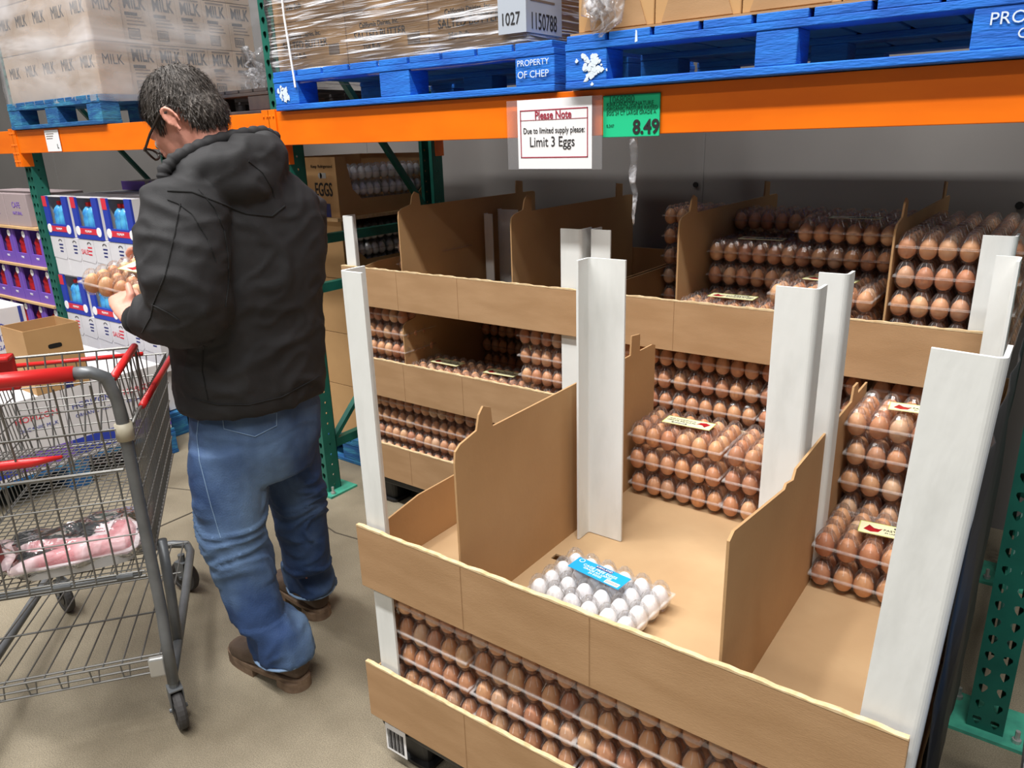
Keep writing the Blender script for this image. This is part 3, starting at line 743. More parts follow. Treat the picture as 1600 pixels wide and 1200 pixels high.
# ---------------------------------------------------------------- cases of white eggs at the left bay's end
def egg_case(y0, z, label, face_text=True):
    x1, w, d, h = -2.715, .50, .62, .266
    t = thing('egg_case', label, 'box', (x1-w/2, y0+d/2, z), group='brown cases of white eggs')
    W2, D2 = w/2, d/2
    MB().box(-W2, W2, -D2, D2, 0, .004).build('bottom_flap', CARD_DK, t)
    MB().box(-W2, W2, -D2, -D2+.004, .004, h).build('front_panel', CARD_DK, t); MB().box(-W2, W2, D2-.004, D2, .004, h).build('back_panel', CARD_DK, t)
    MB().box(-W2, -W2+.004, -D2+.004, D2-.004, .004, h).build('left_panel', CARD_DK, t)
    wd = MB().prism([(-D2+.004, .004), (D2-.004, .004), (D2-.004, h), (D2-.05, h), (D2-.05, .11), (D2-.09, .075), (-D2+.14, .075), (-D2+.09, .12), (-D2+.06, h), (-D2+.004, h)], 'x', W2-.004, W2)
    wd.build('window_panel', CARD_DK, t)
    if face_text:
        text('EGGS', .062, INK, t, (.155, -D2-.001, .12), fs=(.8, 1.35), bold=.001); text('Keep Refrigerated', .02, INK, t, (.155, -D2-.001, .225))
        MB().box(.15, .19, -D2-.001, -D2, .0, .06).build('blue_tape', NAVY, t)
        MB().loft([((.14, -D2-.001, .185), (.014, 0, 0), (0, 0, .013)), ((.14, -D2, .185), (.014, 0, 0), (0, 0, .013))], 14).build('hand_hole', ZINC, t)
        MB().box(.14, .18, -D2-.001, -D2, .173, .197).build('hand_hole', ZINC, t)
    return t
CZ = (.165, .44, .715, .995, 1.255)
wn = 0
for k, z in enumerate((.141, .410, .679, .948, 1.232)):
    egg_case(2.36, z, f'brown case of white eggs with side window, {ORD[k] if k<4 else "topmost"} in the stack', k == 4)
    for lay in range(3):
        for c in range(2):
            wn += 1
            lab = f'carton of white eggs, {("lowest", "middle", "top")[lay]} layer {("front", "back")[c]} half, in {ORD[k] if k<4 else "topmost"} windowed case'
            put_carton(protoW, (-2.822, 2.52+c*.287, z+.006+lay*CH), lab, 'white egg cartons', pi/2)
    if k in (1, 3): pass
ply = MB().box(-3.3, -2.70, 2.33, 3.0, 1.2155, 1.231).build('plywood_board', WOOD)
# lift the top case onto its board
tag(ply, 'thin plywood board under the topmost windowed egg case', 'board')
bpw = pallet('wooden_pallet', -3.35, -2.70, 2.33, 3.0, 0, 'dark floor pallet under the stack of windowed egg cases', BLUED, PW)
hp = thing('hanging_tag', 'pale blue paper tag hanging beside the windowed egg cases', 'label', (-2.705, 2.42, .82))
MB().prism([(-.04, -.09), (.05, -.10), (.05, .04), (-.03, .07)], 'x', 0, .001).build('tag_paper', mat('pale_blue_paper', (176, 196, 220), .6), hp, (0, 0, 0), (.25, 0, 0))
MB().box(.001, .0015, -.02, .03, -.03, -.02).build('printed_line', INK, hp)

# ---------------------------------------------------------------- labels on cartons (after copying)
lab_done = 0
for o, kd in CARTONS:
    if kd:
        paper_label(o, kd, (.01, -.012, CH-.0005), random.uniform(-.12, .12)+(pi if lab_done in (0,) else 0)); lab_done += 1
paper_label(wc, 'blue', (-.012, .016, CH), -.05)

# ---------------------------------------------------------------- left bay: bottle cases
def bottle(parent, x, z0, m, y=-.01):
    MB().lathe([(.028, 0), (.03, .01), (.03, .09), (.026, .105), (.03, .12), (.026, .145), (.014, .165), (.014, .172)], (x, y, z0), 12).build('bottle', m, parent, smooth=True)
def display_case(x0, y0, z, w, h, label, m, blue=True):
    t = thing('drink_case', label, 'box', (x0+w/2, y0, z), group='drink cases with bottle windows')
    W2 = w/2; d = .30
    b = MB().box(-W2, W2, .012, d, 0, .004).box(-W2, W2, d-.004, d, .004, h).box(-W2, W2, .012, d, h-.004, h).box(-W2, -W2+.004, .012, d-.004, .004, h-.004).box(W2-.004, W2, .012, d-.004, .004, h-.004)
    b.build('carton_body', WHITEC if blue else PURPLE, t)
    f = MB(); a = .055 if blue else .03
    f.box(-W2, W2, 0, .012, 0, .07).box(-W2, -W2+a, 0, .012, .07, h).box(W2-a*1.1, W2, 0, .012, .07, h)
    fr_ = f.build('printed_front', m, t)
    n = 3 if w > .25 else 2
    for i in range(n):
        bx = -W2+a+.04+(w-2*a-.08)*i/(max(1, n-1))
        bm2 = MB().lathe([(.036, 0), (.042, .01), (.042, .08), (.038, .095), (.042, .11), (.034, .13), (.018, .148)], (bx, .055, .03), 12)
        bo = bm2.build('bottle', WATERB if blue else REDB, t, smooth=True)
        MB().lathe([(.016, 0), (.016, .022)], (bx, .055, .178), 10).build('cap', RED if blue else ZINC, bo)
    if blue:
        MB().box(-W2+.03, W2-.03, -.001, 0, .028, .06).build('red_band', CRIM, t); text('PREMIUM', .018, PAPER, t, (0, -.002, .044))
        for s in (-1, 1): MB().lathe([(.026, -.002), (.026, 0)], (s*(W2-.03), 0, .045), 14, 'y').build('round_badge', PAPER, t)
        MB().box(-W2, -W2+.05, -.001, 0, h-.06, h).build('red_corner', CRIM, t)
        text('PROTEIN', .03, NAVY, t, (W2+.001, .13, .13), RIGHT)
    else:
        text('MILK', .02, PAPER, t, (0, -.001, .045)); MB().lathe([(.022, -.002), (.022, 0)], (W2-.025, 0, h-.035), 12, 'y').build('round_badge', PAPER, t)
    return t
def white_case(x0, y0, z, w, h, label, style=0, d=.30, group='white drink cases'):
    t = thing('drink_case', label, 'box', (x0+w/2, y0, z), group=group)
    W2 = w/2
    MB().box(-W2, W2, 0, d, 0, h).build('carton_body', WHITEC, t, bevel=.002)
    MB().prism([(-W2, h), (W2, h), (W2, h*.5), (W2-.02, h*.42), (-W2, h*.46)], 'y', -.002, 0).build('flap', WHITEC, t)
    MB().box(-W2, W2, -.0026, -.002, h*.40, h*.415).build('flap_shadow_line', bpy.data.materials['grey_ink'], t) if False else None
    tm = (INK, CRIM)[style % 2]
    for i in range(3): MB().box(.01, .01+.05-.006*i, -.0026, -.002, h*.78-i*.02, h*.78-i*.02+.009).build('printed_line', (NAVY, CRIM)[style % 2], t)
    if style == 1:
        text('SALE', .04, CRIM, t, (-.03, -.003, h*.68))
    ar = MB().tube([(-.0+.02*cos(a)+.035, -.003, h*.88+.012*sin(a)) for a in [pi*i/6 for i in range(7)]], .002, 5); ar.build('arch_mark', INK, t)
    return t
zL = [.145, .379, .613, .847, 1.081]; hL = .231
wn_ = 0
pallet('wooden_pallet', -5.0, -3.92, 2.03, 3.0, 0, 'wooden floor pallet under the blue and white drink cases', BLUED, PW)
for li, z in enumerate(zL):
    if li % 2 == 0:
        for c in range(3):
            display_case(-4.975+c*.355, 2.045, z, .30, hL, f'blue drink case with bottle window, {ORD[li]} layer, {NTH[c]} from left', ROYAL)
            bx, w_, d_, h_ = box_thing('drink_case', f'white drink case behind the blue windowed one, {ORD[li]} layer, {NTH[c]} from left', 'box', -4.975+c*.355, -4.975+c*.355+.34, 2.35, 2.75, z, z+hL, WHITEC, 'white drink cases')
    else:
        for c in range(6):
            wn_ += 1
            white_case(-4.975+c*.176, 2.05, z, .172, hL, f'white drink case seen end-on, {ORD[li]} layer, {NTH[c]} from left', (c*2+li) % 3 % 2, d=.7)
for c in range(3):
    bx, w_, d_, h_ = box_thing('drink_case', f'shallow grey carton on top of the stack by the wall, {NTH[c]} from left', 'box', -4.9+c*.33, -4.62+c*.33, 2.5, 2.95, 1.316, 1.37, GREYC, 'shallow cartons on the drink stack')
    MB().box(-w_, w_, -d_-.001, -d_, 0, .054).build('purple_end', PURPLE, bx)
# purple cases beyond the left upright
pallet('wooden_pallet', -6.25, -5.14, 2.03, 3.0, 0, 'floor pallet under the purple drink cases at the far left', BLUED, PW)
for li in range(5):
    z = .145+li*.243
    if li < 4 or True:
        for c in range(5):
            if li == 4:
                if c > 2: continue
                t, w_, d_, h_ = box_thing('drink_case', f'grey printed carton on top of the purple cases, {NTH[c]} from left', 'box', -6.19+c*.33, -5.87+c*.33, 2.05, 2.4, z, z+.2, mat('mauve_grey_carton', (170, 154, 156), .7) if 'mauve_grey_carton' not in bpy.data.materials else bpy.data.materials['mauve_grey_carton'], 'grey printed cartons')
                text('CAFE', .05, PURPLE, t, (0, -d_-.001, .13)); text('NATURAL', .03, PURPLE, t, (0, -d_-.001, .08))
                continue
            display_case(-6.19+c*.216, 2.05, z, .208, .228, f'purple drink case with red bottles, {ORD[li]} layer, {NTH[c]} from left', PURPLE, False)
    if li < 4:
        tag(MB().box(-6.2, -5.105, 2.03, 2.40, z+.2285, z+.2425).build('layer_board', WOOD), f'tan board above the {ORD[li]} layer of purple drink cases', 'board', 'boards between purple cases')
# aisle stack in front of the left bay
pallet('wooden_pallet', -4.88, -3.70, .92, 1.93, 0, 'teal blue floor pallet in the aisle beyond the shopping cart', BLUED, PW)
for r in range(1):
    for c in range(4):
        y0 = .93+c*.248
        t, w_, d_, h_ = box_thing('milk_carton_case', f'low white carton case on the aisle pallet, {NTH[c]} from the near end', 'box', -4.2, -3.71, y0, y0+.245, .141, .497, WHITEC, 'white cases on the aisle pallet')
        text('HORIZON', .04, (BLUEINK, CRIM)[c % 2], t, (w_+.001, 0, .26), RIGHT); text('ORGANIC MILK', .024, BLUEINK, t, (w_+.001, 0, .21), RIGHT)
        MB().box(w_, w_+.001, -d_, d_, .02, .10).build('blue_band', (ROYAL, PURPLE)[c % 2], t)
t, w_, d_, h_ = box_thing('milk_carton_case', 'low white carton case at the back of the aisle pallet', 'box', -4.86, -4.21, .93, 1.9, .141, .497, WHITEC, 'white cases on the aisle pallet')
for c in range(2):
    t, w_, d_, h_ = box_thing('milk_carton_case', ('tall white milk case with blue lettering, left of the open brown case', 'tall white milk case partly cut by the left photo edge')[c], 'box', -4.45, -4.05, 1.22-c*.27, 1.48-c*.27, .498, .86, WHITEC, 'tall white milk cases')
    text('HORIZON', .045, BLUEINK, t, (w_+.001, 0, .22), RIGHT); text('ORGANIC', .03, BLUEINK, t, (w_+.001, 0, .175), RIGHT)
    MB().tube([(w_+.001, .03*cos(a), .27+.02*sin(a)) for a in [pi*i/6 for i in range(7)]], .003, 5).build('arch_mark', BLUEINK, t)
    MB().box(w_, w_+.001, .10, .115, .0, .36).build('blue_stripe', BLUEINK, t)
oc = thing('open_case', 'open brown cardboard case with hand hole, standing beyond the shopping cart', 'box', (-3.83, 1.445, .498))
MB().box(-.12, .12, -.12, .12, 0, .004).build('bottom_flap', CARD_DK, oc)
MB().box(.116, .12, -.12, .12, .004, .30).build('front_panel', CARD_DK, oc); MB().box(-.12, -.116, -.12, .12, .004, .30).build('back_panel', CARD_DK, oc)
for s in (-1, 1): MB().box(-.116, .116, min(s*.12, s*.116), max(s*.12, s*.116), .004, .30).build('side_panel', CARD_DK, oc)
MB().loft([((.1195, 0, .21), (0, .03, 0), (0, 0, .011)), ((.121, 0, .21), (0, .03, 0), (0, 0, .011))], 16, 4).build('hand_hole', BLACK, oc)
MB().box(.12, .121, .0, .04, 0, .06).build('blue_tape', NAVY, oc)

# ---------------------------------------------------------------- right edge pallet load
rp = thing('wrapped_load', 'blue wrapped load on a black pallet cut by the right photo edge', 'pallet load', (.42, 1.28, 0))
MB().box(-.36, .36, -.4, .4, 0, .13).build('pallet_base', BLACKP, rp, bevel=.02)
MB().box(-.325, .36, -.38, .38, .131, .62).build('blue_case', mat('blue_case_print', (20, 84, 140), .4), rp, bevel=.01)
MB().box(-.33, -.326, -.38, .38, .30, .36).build('white_band', PAPER, rp)
MB().box(-.331, -.327, -.20, -.12, .131, .62).build('white_strip', PAPER, rp)
fm = MB(); rnd = random.Random(11)
A = []
for j in range(14):
    z = .15+.95*j/13
    A.append([fm.bm.verts.new((-.055+.012*noise.noise(Vector((i*.9, z*6, 2)))+.004*z, 1.10+.9*i/16, z)) for i in range(17)])
for a, b in zip(A, A[1:]):
    for i in range(16): fm.bm.faces.new((a[i], a[i+1], b[i+1], b[i]))
fo = fm.build('plastic_film_sheet', mat('black_film', (26, 26, 28), .55), smooth=True)
so = fo.modifiers.new('s', 'SOLIDIFY'); so.thickness = .002
tag(fo, 'dark plastic film hanging down the right side of the near pallet', 'plastic wrap')

# ---------------------------------------------------------------- shopping cart
HD = radians(142)
hv = Vector((cos(HD), sin(HD), 0)); rv_ = Vector((hv.y, -hv.x, 0))
org = Vector((-1.84, .83, 0))-rv_*.27
cart = thing('shopping_cart', 'grey wire shopping cart with red handle beside the man', 'shopping cart', org, HD-pi/2)
HW = .27
fr = MB()
for s in (-1, 1):
    fr.tube([(s*(HW-.075), -.03, 1.057), (s*(HW-.04), -.028, 1.055), (s*(HW-.012), -.02, 1.037), (s*HW, -.01, .975), (s*HW, .0, .90), (s*HW, .0, .60), (s*HW, .0, .36), (s*(HW-.0), -.015, .28), (s*HW, -.03, .15)], .0155, 10)
    fr.tube([(s*(HW-.0), -.03, .17), (s*(HW-.01), .12, .15), (s*(HW-.025), .45, .145), (s*(HW-.04), .72, .145), (s*(HW-.06), .78, .145), (s*(HW-.11), .80, .145), (0, .80, .145)], .0145, 10)
    fr.tube([(s*(HW-.012), .16, .155), (s*(HW-.012), .19, .30), (s*(HW-.012), .205, .47)], .0145, 10)
fr.build('frame', STEEL, cart, smooth=True)
hb = MB().tube([(-(HW-.075), -.03, 1.057), (HW-.075, -.03, 1.057)], .0185, 14).build('handle', RED, cart, smooth=True)
for s in (-1, 1):
    MB().tube([(s*HW, -.002, .865), (s*HW, 0, .91)], .021, 12).build('collar', BEIGE, cart, smooth=True)
def caster(x, y, rz, top):
    c = bpy.data.objects.new('caster', None)
    f = MB()
    for s in (-1, 1): f.prism([(-.022, top), (.022, top), (.020, .085), (.010, .052), (-.006, .052), (-.016, .085)], 'x', s*.017-.0015, s*.017+.0015)
    f.box(-.0185, .0185, -.022, .022, top, top+.004); f.lathe([(.012, top+.004), (.012, top+.03)], (0, 0, 0), 10)
    f.lathe([(.006, -.024), (.006, .024)], (0, 0, .062), 8, 'x')
    fo_ = f.build('caster', STEEL, cart, (x, y, 0), (0, 0, rz))
    wh = MB().lathe([(.012, -.011), (.042, -.011), (.044, -.013), (.056, -.013), (.061, -.006), (.061, .006), (.056, .013), (.044, .013), (.042, .011), (.012, .011)], (0, 0, .062), 28, 'x')
    wh.build('wheel', mat('grey_rubber', (62, 60, 60), .7) if 'grey_rubber' not in bpy.data.materials else bpy.data.materials['grey_rubber'], fo_, smooth=False)
    hub = MB().lathe([(.030, -.0135), (.030, .0135)], (0, 0, .062), 20, 'x').build('hub', BLACKP, fo_)
caster(HW, -.03, .35, .13); caster(-HW, -.03, .2, .13); caster(.20, .70, .9, .12); caster(-.20, .70, .6, .12)
WR = .0022
# side walls
def sidex(y, z):  # x of side wall
    t = y/.80; base = .255-.045*t; top = .285-.03*t
    return base+(top-base)*min(1, (z-.47)/.45)
def rimz(y): return 1.0 if y < .10 else (.905-.035*(y-.10))
zb = lambda y: .465+.05*y
for s in (-1, 1):
    w = MB()
    n = 32
    for i in range(n+1):
        y = .01+.79*i/n; z0, z1 = zb(y), (1.0 if y < .34 and False else rimz(max(y, .11)))
        w.tube([(s*sidex(y, z0), y, z0), (s*sidex(y, z1), y, z1)], WR*.85, 5)
    for k, zf in enumerate((0, .18, .36, .54, .72, .88)):
        pts = []
        for i in range(9):
            y = .01+.79*i/8; z = zb(y)+(rimz(max(y, .11))-zb(y))*zf; pts.append((s*(sidex(y, z)+.003), y, z))
        w.tube(pts, WR*(1.5 if k == 0 else 1.1), 6)
    for i in range(9):
        y = .02+.33*i/8; w.tube([(s*.272, y, .88), (s*.262, y, 1.015)], WR*.9, 5)
    w.build('side_panel', WIRE, cart)
    rim = MB().tube([(s*.288, 0.02, .90), (s*.288, .10, .905), (s*.283, .45, .893), (s*.268, .80, .882)], .0045, 8).tube([(s*.265, .01, 1.0), (s*.262, .02, 1.018), (s*.256, .35, 1.018), (s*.250, .36, .9), (s*.245, .33, .80)], .0045, 8)
    rim.build('rim_rod', WIRE, cart, smooth=True)
    MB().tube([(s*.291, .14, .906), (s*.283, .72, .886)], .0095, 10).build('bumper', RED, cart, smooth=True)
    MB().tube([(s*.263, .03, 1.022), (s*.257, .34, 1.022)], .0105, 10).build('bumper', RED, cart, smooth=True)
# front panel
w = MB()
for i in range(17):
    x = -.21+.42*i/16; w.tube([(x, .80, zb(.8)), (x*1.2, .805, .88)], WR*.85, 5)
for k in range(6):
    z = zb(.8)+(.88-zb(.8))*k/5; ww = .21+.045*k/5; w.tube([(-ww, .803, z), (ww, .803, z)], WR*1.2, 6)
w.build('front_panel', WIRE, cart)
MB().tube([(-.25, .806, .885), (.18, .806, .885)], .0075, 10).build('bumper', RED, cart, smooth=True)
# floor
w = MB()
for i in range(33):
    y = .01+.79*i/32; ww = .255-.045*y/.8; w.tube([(-ww, y, zb(y)), (ww, y, zb(y))], WR*.8, 5)
for i in range(21):
    u = -1+2*i/20; w.tube([(u*.255, .01, zb(0)), (u*.21, .80, zb(.8))], WR*.8, 5)
w.build('basket_floor', WIRE, cart)
# rear gate
w = MB()
for i in range(10):
    x = -.235+.47*i/9; w.tube([(x, .0, .475), (x*.98, .012, .66), (x*.97, .02, .83)], WR*1.25, 6)
for z, r in ((.475, .004), (.49, .003), (.60, WR), (.70, WR), (.785, .005)): w.tube([(-.25, .002, z), (.25, .002, z)], r, 6)
w.build('rear_gate', WIRE, cart)
MB().tube([(-.24, .004, .482), (.24, .004, .482)], .006, 8).build('hinge_rod', STEEL, cart, smooth=True)
for x in (-.15, .05, .2): MB().lathe([(.009, -.02), (.009, .02)], (x, .004, .482), 8, 'x').build('hinge_clip', STEEL, cart)
# child seat
w = MB()
for i in range(12):
    x = -.235+.47*i/11; w.tube([(x*.93, .27, .775), (x, .30, .86), (x*1.03, .35, 1.015)], WR*1.2, 6)
for z, y in ((.80, .275), (.90, .31), (1.018, .352)): w.tube([(-.25, y, z), (.25, y, z)], WR*(2 if z > 1 else 1.2), 6)
w.build('seat_back', WIRE, cart)
w = MB()
for i in range(26):
    x = -.235+.47*i/25; w.tube([(x, .03, .80), (x, .27, .775)], WR*.8, 5)
for i in range(9):
    y = .03+.24*i/8; w.tube([(-.24, y, .80-.025*i/8), (.24, y, .80-.025*i/8)], WR*.8, 5)
w.build('seat_floor', WIRE, cart)
w = MB()
for x in (-.22, -.1, .02, .14, .22): w.tube([(x, .0, .80), (x, -.012, .90), (x, -.02, 1.02)], WR*1.3, 6)
for z in (.90, .96): w.tube([(-.26, -.013, z), (.26, -.013, z)], WR*1.2, 6)
w.build('leg_opening_wires', WIRE, cart)
MB().tube([(-.24, .0, .835), (.05, .0, .835), (.12, .0, .84)], [.012, .012, .004], 10).build('seat_bar', RED, cart, smooth=True)
MB().box(-.23, -.05, .335, .352, .93, 1.035).box(-.23, -.05, .30, .352, 1.02, 1.035).build('seat_flap', RED, cart, bevel=.006)
# lower rack
w = MB()
for i in range(11):
    x = -.24+.48*i/10; w.tube([(x, .0, .215), (x*.85, .76, .165)], .0025, 6)
for i in range(4):
    y = .02+.74*i/3; w.tube([(-.25+.04*y, y, .215-.066*y), (.25-.04*y, y, .215-.066*y)], .003, 6)
for z in (.218, .195, .175): w.tube([(-.262, -.005, z), (.262, -.005, z)], .0032, 6)
for i in range(7):
    x = -.23+.46*i/6; w.tube([(x-.012, -.006, .218), (x-.008, -.006, .18), (x+.008, -.006, .18), (x+.012, -.006, .218)], .0022, 5)
w.build('lower_rack', WIRE, cart)
for s in (-1, 1): MB().box(s*.235-.022, s*.235+.022, -.02, .0, .165, .225).build('rack_bracket', ZINC, cart, bevel=.006)
# things in the cart
R52 = HD-pi/2
def cartpt(x, y, z): return org+rv_*x+hv*y+Vector((0, 0, z))
mp_ = thing('meat_pack', 'tray of pink ground meat in a clear bag in the cart', 'packaged meat', cartpt(.065, .16, .478), R52+.12)
MB().loft([((0, 0, 0), (.135, 0, 0), (0, .09, 0)), ((0, 0, .035), (.15, 0, 0), (0, .10, 0)), ((0, 0, .036), (.14, 0, 0), (0, .092, 0))], 20, 6).build('foam_tray', PAPER, mp_)
MEAT = mat('pink_meat', (206, 70, 84), .4, rgb2=(232, 130, 136), nscale=30, bump=.5, bscale=120)
mt_ = MB().loft([((0, 0, .034), (.138, 0, 0), (0, .09, 0)), ((0, 0, .055), (.13, 0, 0), (0, .082, 0)), ((0, 0, .062), (.10, 0, 0), (0, .06, 0))], 20, 5); mt_.build('meat', MEAT, mp_, smooth=True)
lb2 = MB().box(-.10, .03, -.045, .045, 0, .001).build('paper_label', PAPER, mp_, (.05, .03, .066), (.1, 0, -.2)); 
for i in range(5): MB().box(-.09, .02-.01*(i % 3), -.03+i*.014, -.024+i*.014, .001, .0014).build('printed_line', REDINK, lb2)
def crumple(o, amp, sc, lv=2):
    me = o.data; bm = bmesh.new(); bm.from_mesh(me)
    bmesh.ops.subdivide_edges(bm, edges=bm.edges[:], cuts=lv, use_grid_fill=True)
    bm.normal_update()
    for v in bm.verts: v.co += v.normal*noise.noise(v.co*sc)*amp+noise.noise_vector(v.co*sc*.7)*amp*.5
    bm.to_mesh(me); bm.free()
bg = MB().loft([((-.26, .02, .03), (.004, 0, 0), (0, .03, .02)), ((-.21, .01, .04), (.01, 0, 0), (0, .05, .03)), ((-.15, 0, .045), (0.01, 0, 0), (0, .10, 0)), ((-.145, 0, .04), (0, 0, .045), (0, .105, 0)), ((0, 0, .045), (0, 0, .048), (0, .115, 0)), ((.12, 0, .05), (0, 0, .055), (0, .11, 0)), ((.165, 0, .05), (0, 0, .04), (0, .08, 0))], 18)
bgo = bg.build('produce_bag', BAGM, mp_, smooth=True); crumple(bgo, .02, 22, 2); bgo['label'] = 'crumpled clear bag around the meat tray'
m2 = MB().blob((0, 0, .06), (.09, 0, 0), (0, .06, 0), (0, 0, .06), 20, 12).build('packaged_meat', mat('dark_red_meat', (120, 50, 46), .35, rgb2=(170, 100, 92), nscale=16), None, cartpt(-.40+.2, .12, .478), (0, 0, R52), smooth=True)
crumple(m2, .015, 20, 1); tag(m2, 'dark red wrapped meat cut at the left photo edge in the cart', 'packaged meat')
m3 = MB().blob((0, 0, .045), (.10, 0, 0), (0, .07, 0), (0, 0, .045), 18, 10).build('plastic_bag', FILM, None, cartpt(-.19, .15, .79), (0, 0, R52), smooth=True)
crumple(m3, .03, 26, 2); tag(m3, 'crumpled clear plastic bag on the cart\'s child seat', 'plastic bag')

# ---------------------------------------------------------------- the man
def remesh(mb, voxel, smooth=6, fac=.5):
    """union of the lofts as one continuous skin"""
    bmesh.ops.recalc_face_normals(mb.bm, faces=mb.bm.faces)
    me = bpy.data.meshes.new('tmp'); mb.bm.to_mesh(me); mb.bm.free()
    o = bpy.data.objects.new('tmp', me); COL.objects.link(o)
    r = o.modifiers.new('r', 'REMESH'); r.mode = 'VOXEL'; r.voxel_size = voxel
    s = o.modifiers.new('s', 'SMOOTH'); s.factor = fac; s.iterations = smooth
    dg = bpy.context.evaluated_depsgraph_get(); dg.update()
    out = bpy.data.meshes.new_from_object(o.evaluated_get(dg)); bpy.data.objects.remove(o)
    return out
def displace(me, fn):
    n = len(me.vertices); co = np.empty(n*3); me.vertices.foreach_get('co', co)
    nr = np.array([tuple(v.normal) for v in me.vertices])
    co = co.reshape(-1, 3)
    d = np.array([fn(Vector(c)) for c in co])
    co = co+nr*d[:, None]
    me.vertices.foreach_set('co', co.ravel()); me.update()
def finish(me, name, m, parent=None):
    me.materials.clear(); me.materials.append(m); me.polygons.foreach_set('use_smooth', [True]*len(me.polygons)); me.name = name
    return link(name, me, parent)
BH = radians(166)
BF = Vector((cos(BH), sin(BH), 0)); BR = Vector((BF.y, -BF.x, 0)); Z = Vector((0, 0, 1))
def ringT(px, py, r, hw, hd, tilt=0):
    return (at(px, py, r), BR*hw, (BF*cos(tilt)+Z*sin(tilt))*hd)
SKIN = mat('skin', (206, 138, 118), .5, rgb2=(222, 158, 138), nscale=18, bump=.08, bscale=160)
# head frame
HH = radians(203); PD = radians(38)
HF = Vector((cos(HH)*cos(PD), sin(HH)*cos(PD), -sin(PD))); HL = Vector((-sin(HH), cos(HH), 0)); HU = HF.cross(HL).normalized()
if HU.z < 0: HU = -HU
HL = HU.cross(HF).normalized()
HC = at(280, 176, 2.20)
def hp_(f, l, u): return HC+HF*f+HL*l+HU*u
b = MB()
b.blob(hp_(-.012, 0, .0), HF*.098, HL*.076, HU*.088)
b.blob(hp_(-.045, 0, -.03), HF*.055, HL*.066, HU*.06)
b.blob(hp_(.035, 0, -.045), HF*.062, HL*.064, HU*.075)
b.blob(hp_(.045, 0, -.085), HF*.05, HL*.052, HU*.04)
b.blob(hp_(.078, 0, -.112), HF*.024, HL*.026, HU*.020)
b.blob(hp_(.082, 0, -.005), HF*.016, HL*.05, HU*.012)
b.loft([(hp_(.088, 0, .0), HL*.008, HU*.010), (hp_(.102, 0, -.025), HL*.011, HU*.012), (hp_(.114, 0, -.045), HL*.015, HU*.013), (hp_(.095, 0, -.055), HL*.012, HU*.008)], 12)
for s in (-1, 1):
    b.blob(hp_(.072, s*.030, -.035), HF*.02, HL*.022, HU*.02)
    b.blob(hp_(.025, s*.046, -.07), HF*.045, HL*.018, HU*.04)
b.blob(hp_(.092, 0, -.075), HF*.014, HL*.026, HU*.008); b.blob(hp_(.090, 0, -.086), HF*.013, HL*.023, HU*.008)
# neck
nb = at(342, 260, 2.16)
b.loft([(hp_(-.020, 0, -.02), HL*-.052, HF*.052), (hp_(-.026, 0, -.065), HL*-.056, HF*.056), (hp_(-.030, 0, -.07).lerp(nb, .5), BR*.062, BF*.062), (nb, BR*.070, BF*.068), (at(362, 300, 2.16), BR*.09, BF*.08)], 20)
# ears
for s in (-1, 1):
    e0 = hp_(-.012, s*.077, -.035)
    tl = (HU*.96+HF*.12).normalized()
    out_ = (HL*s*.75-HF*.66).normalized()
    ring = []
    for k in range(15):
        a = -2.2+4.6*k/14+pi/2
        ring.append(e0+tl*(sin(a)*.030)+(-HF)*(cos(a)*-.015)+out_*.012)
    b.tube(ring, [.0035+.002*sin(pi*k/14) for k in range(15)], 8)
    b.blob(e0+out_*.004, (-HF)*.013, HL*.006, tl*.024); b.blob(e0-tl*.028+out_*.006+HF*.003, HF*.007, HL*.005, tl*.009)
# torso core, arms
b.loft([ringT(364, 285, 2.17, .10, .08), ringT(372, 310, 2.18, .17, .095), ringT(376, 400, 2.19, .165, .105), ringT(388, 520, 2.19, .15, .105), ringT(396, 600, 2.2, .15, .10)], 20)
LS, LE, LW = at(292, 335, 2.05), at(302, 492, 2.0), at(206, 500, 2.13)
RS, RE, RW = at(452, 330, 2.33), at(448, 480, 2.5), at(250, 460, 2.62)
def arm(mb, pts, rads, seg=16):
    mb.tube(pts, rads, seg)
arm(b, [LS, LS.lerp(LE, .5), LE], [.052, .047, .042]); arm(b, [LE, LE.lerp(LW, .4), LW], [.042, .038, .026])
arm(b, [RS, RS.lerp(RE, .5), RE], [.052, .047, .042]); arm(b, [RE, RE.lerp(RW, .4), RW], [.042, .038, .026])
def hand(mb, W0, tips, thumb, palmc, side, back):
    """palm blob, four curved fingers to tips, thumb"""
    d = (palmc-W0).normalized()
    mb.loft([(W0, side*.024, back*.019), (W0.lerp(palmc, .5), side*.034, back*.016), (palmc+d*.01, side*.042, back*.014), (palmc+d*.045, side*.040, back*.012)], 14)
    for i, (mid, tip) in enumerate(tips):
        base = palmc+d*.038+side*(-.030+.020*i)
        r0 = (.0088, .0092, .009, .0078)[i]
        mb.tube([base-d*.01, base.lerp(mid, .5), mid, mid.lerp(tip, .5), tip], [r0*1.05, r0, r0*1.02, r0*.92, r0*.7], 10)
    mid, tip = thumb
    mb.tube([palmc-d*.02, mid, mid.lerp(tip, .55), tip], [.015, .0115, .0105, .0075], 10)
# held carton frame
KC = at(222, 436, 2.42)
kx = (at(235, 410, 2.54)-at(135, 446, 2.34)).normalized()
ky0 = (at(132, 436, 2.44)-at(188, 480, 2.22)); ky = (ky0-kx*ky0.dot(kx)).normalized(); kz = kx.cross(ky).normalized()
if kz.z < 0: kz = -kz; ky = kz.cross(kx)
ky = kz.cross(kx)
def kp(x, y, z): return KC+kx*x+ky*y+kz*z
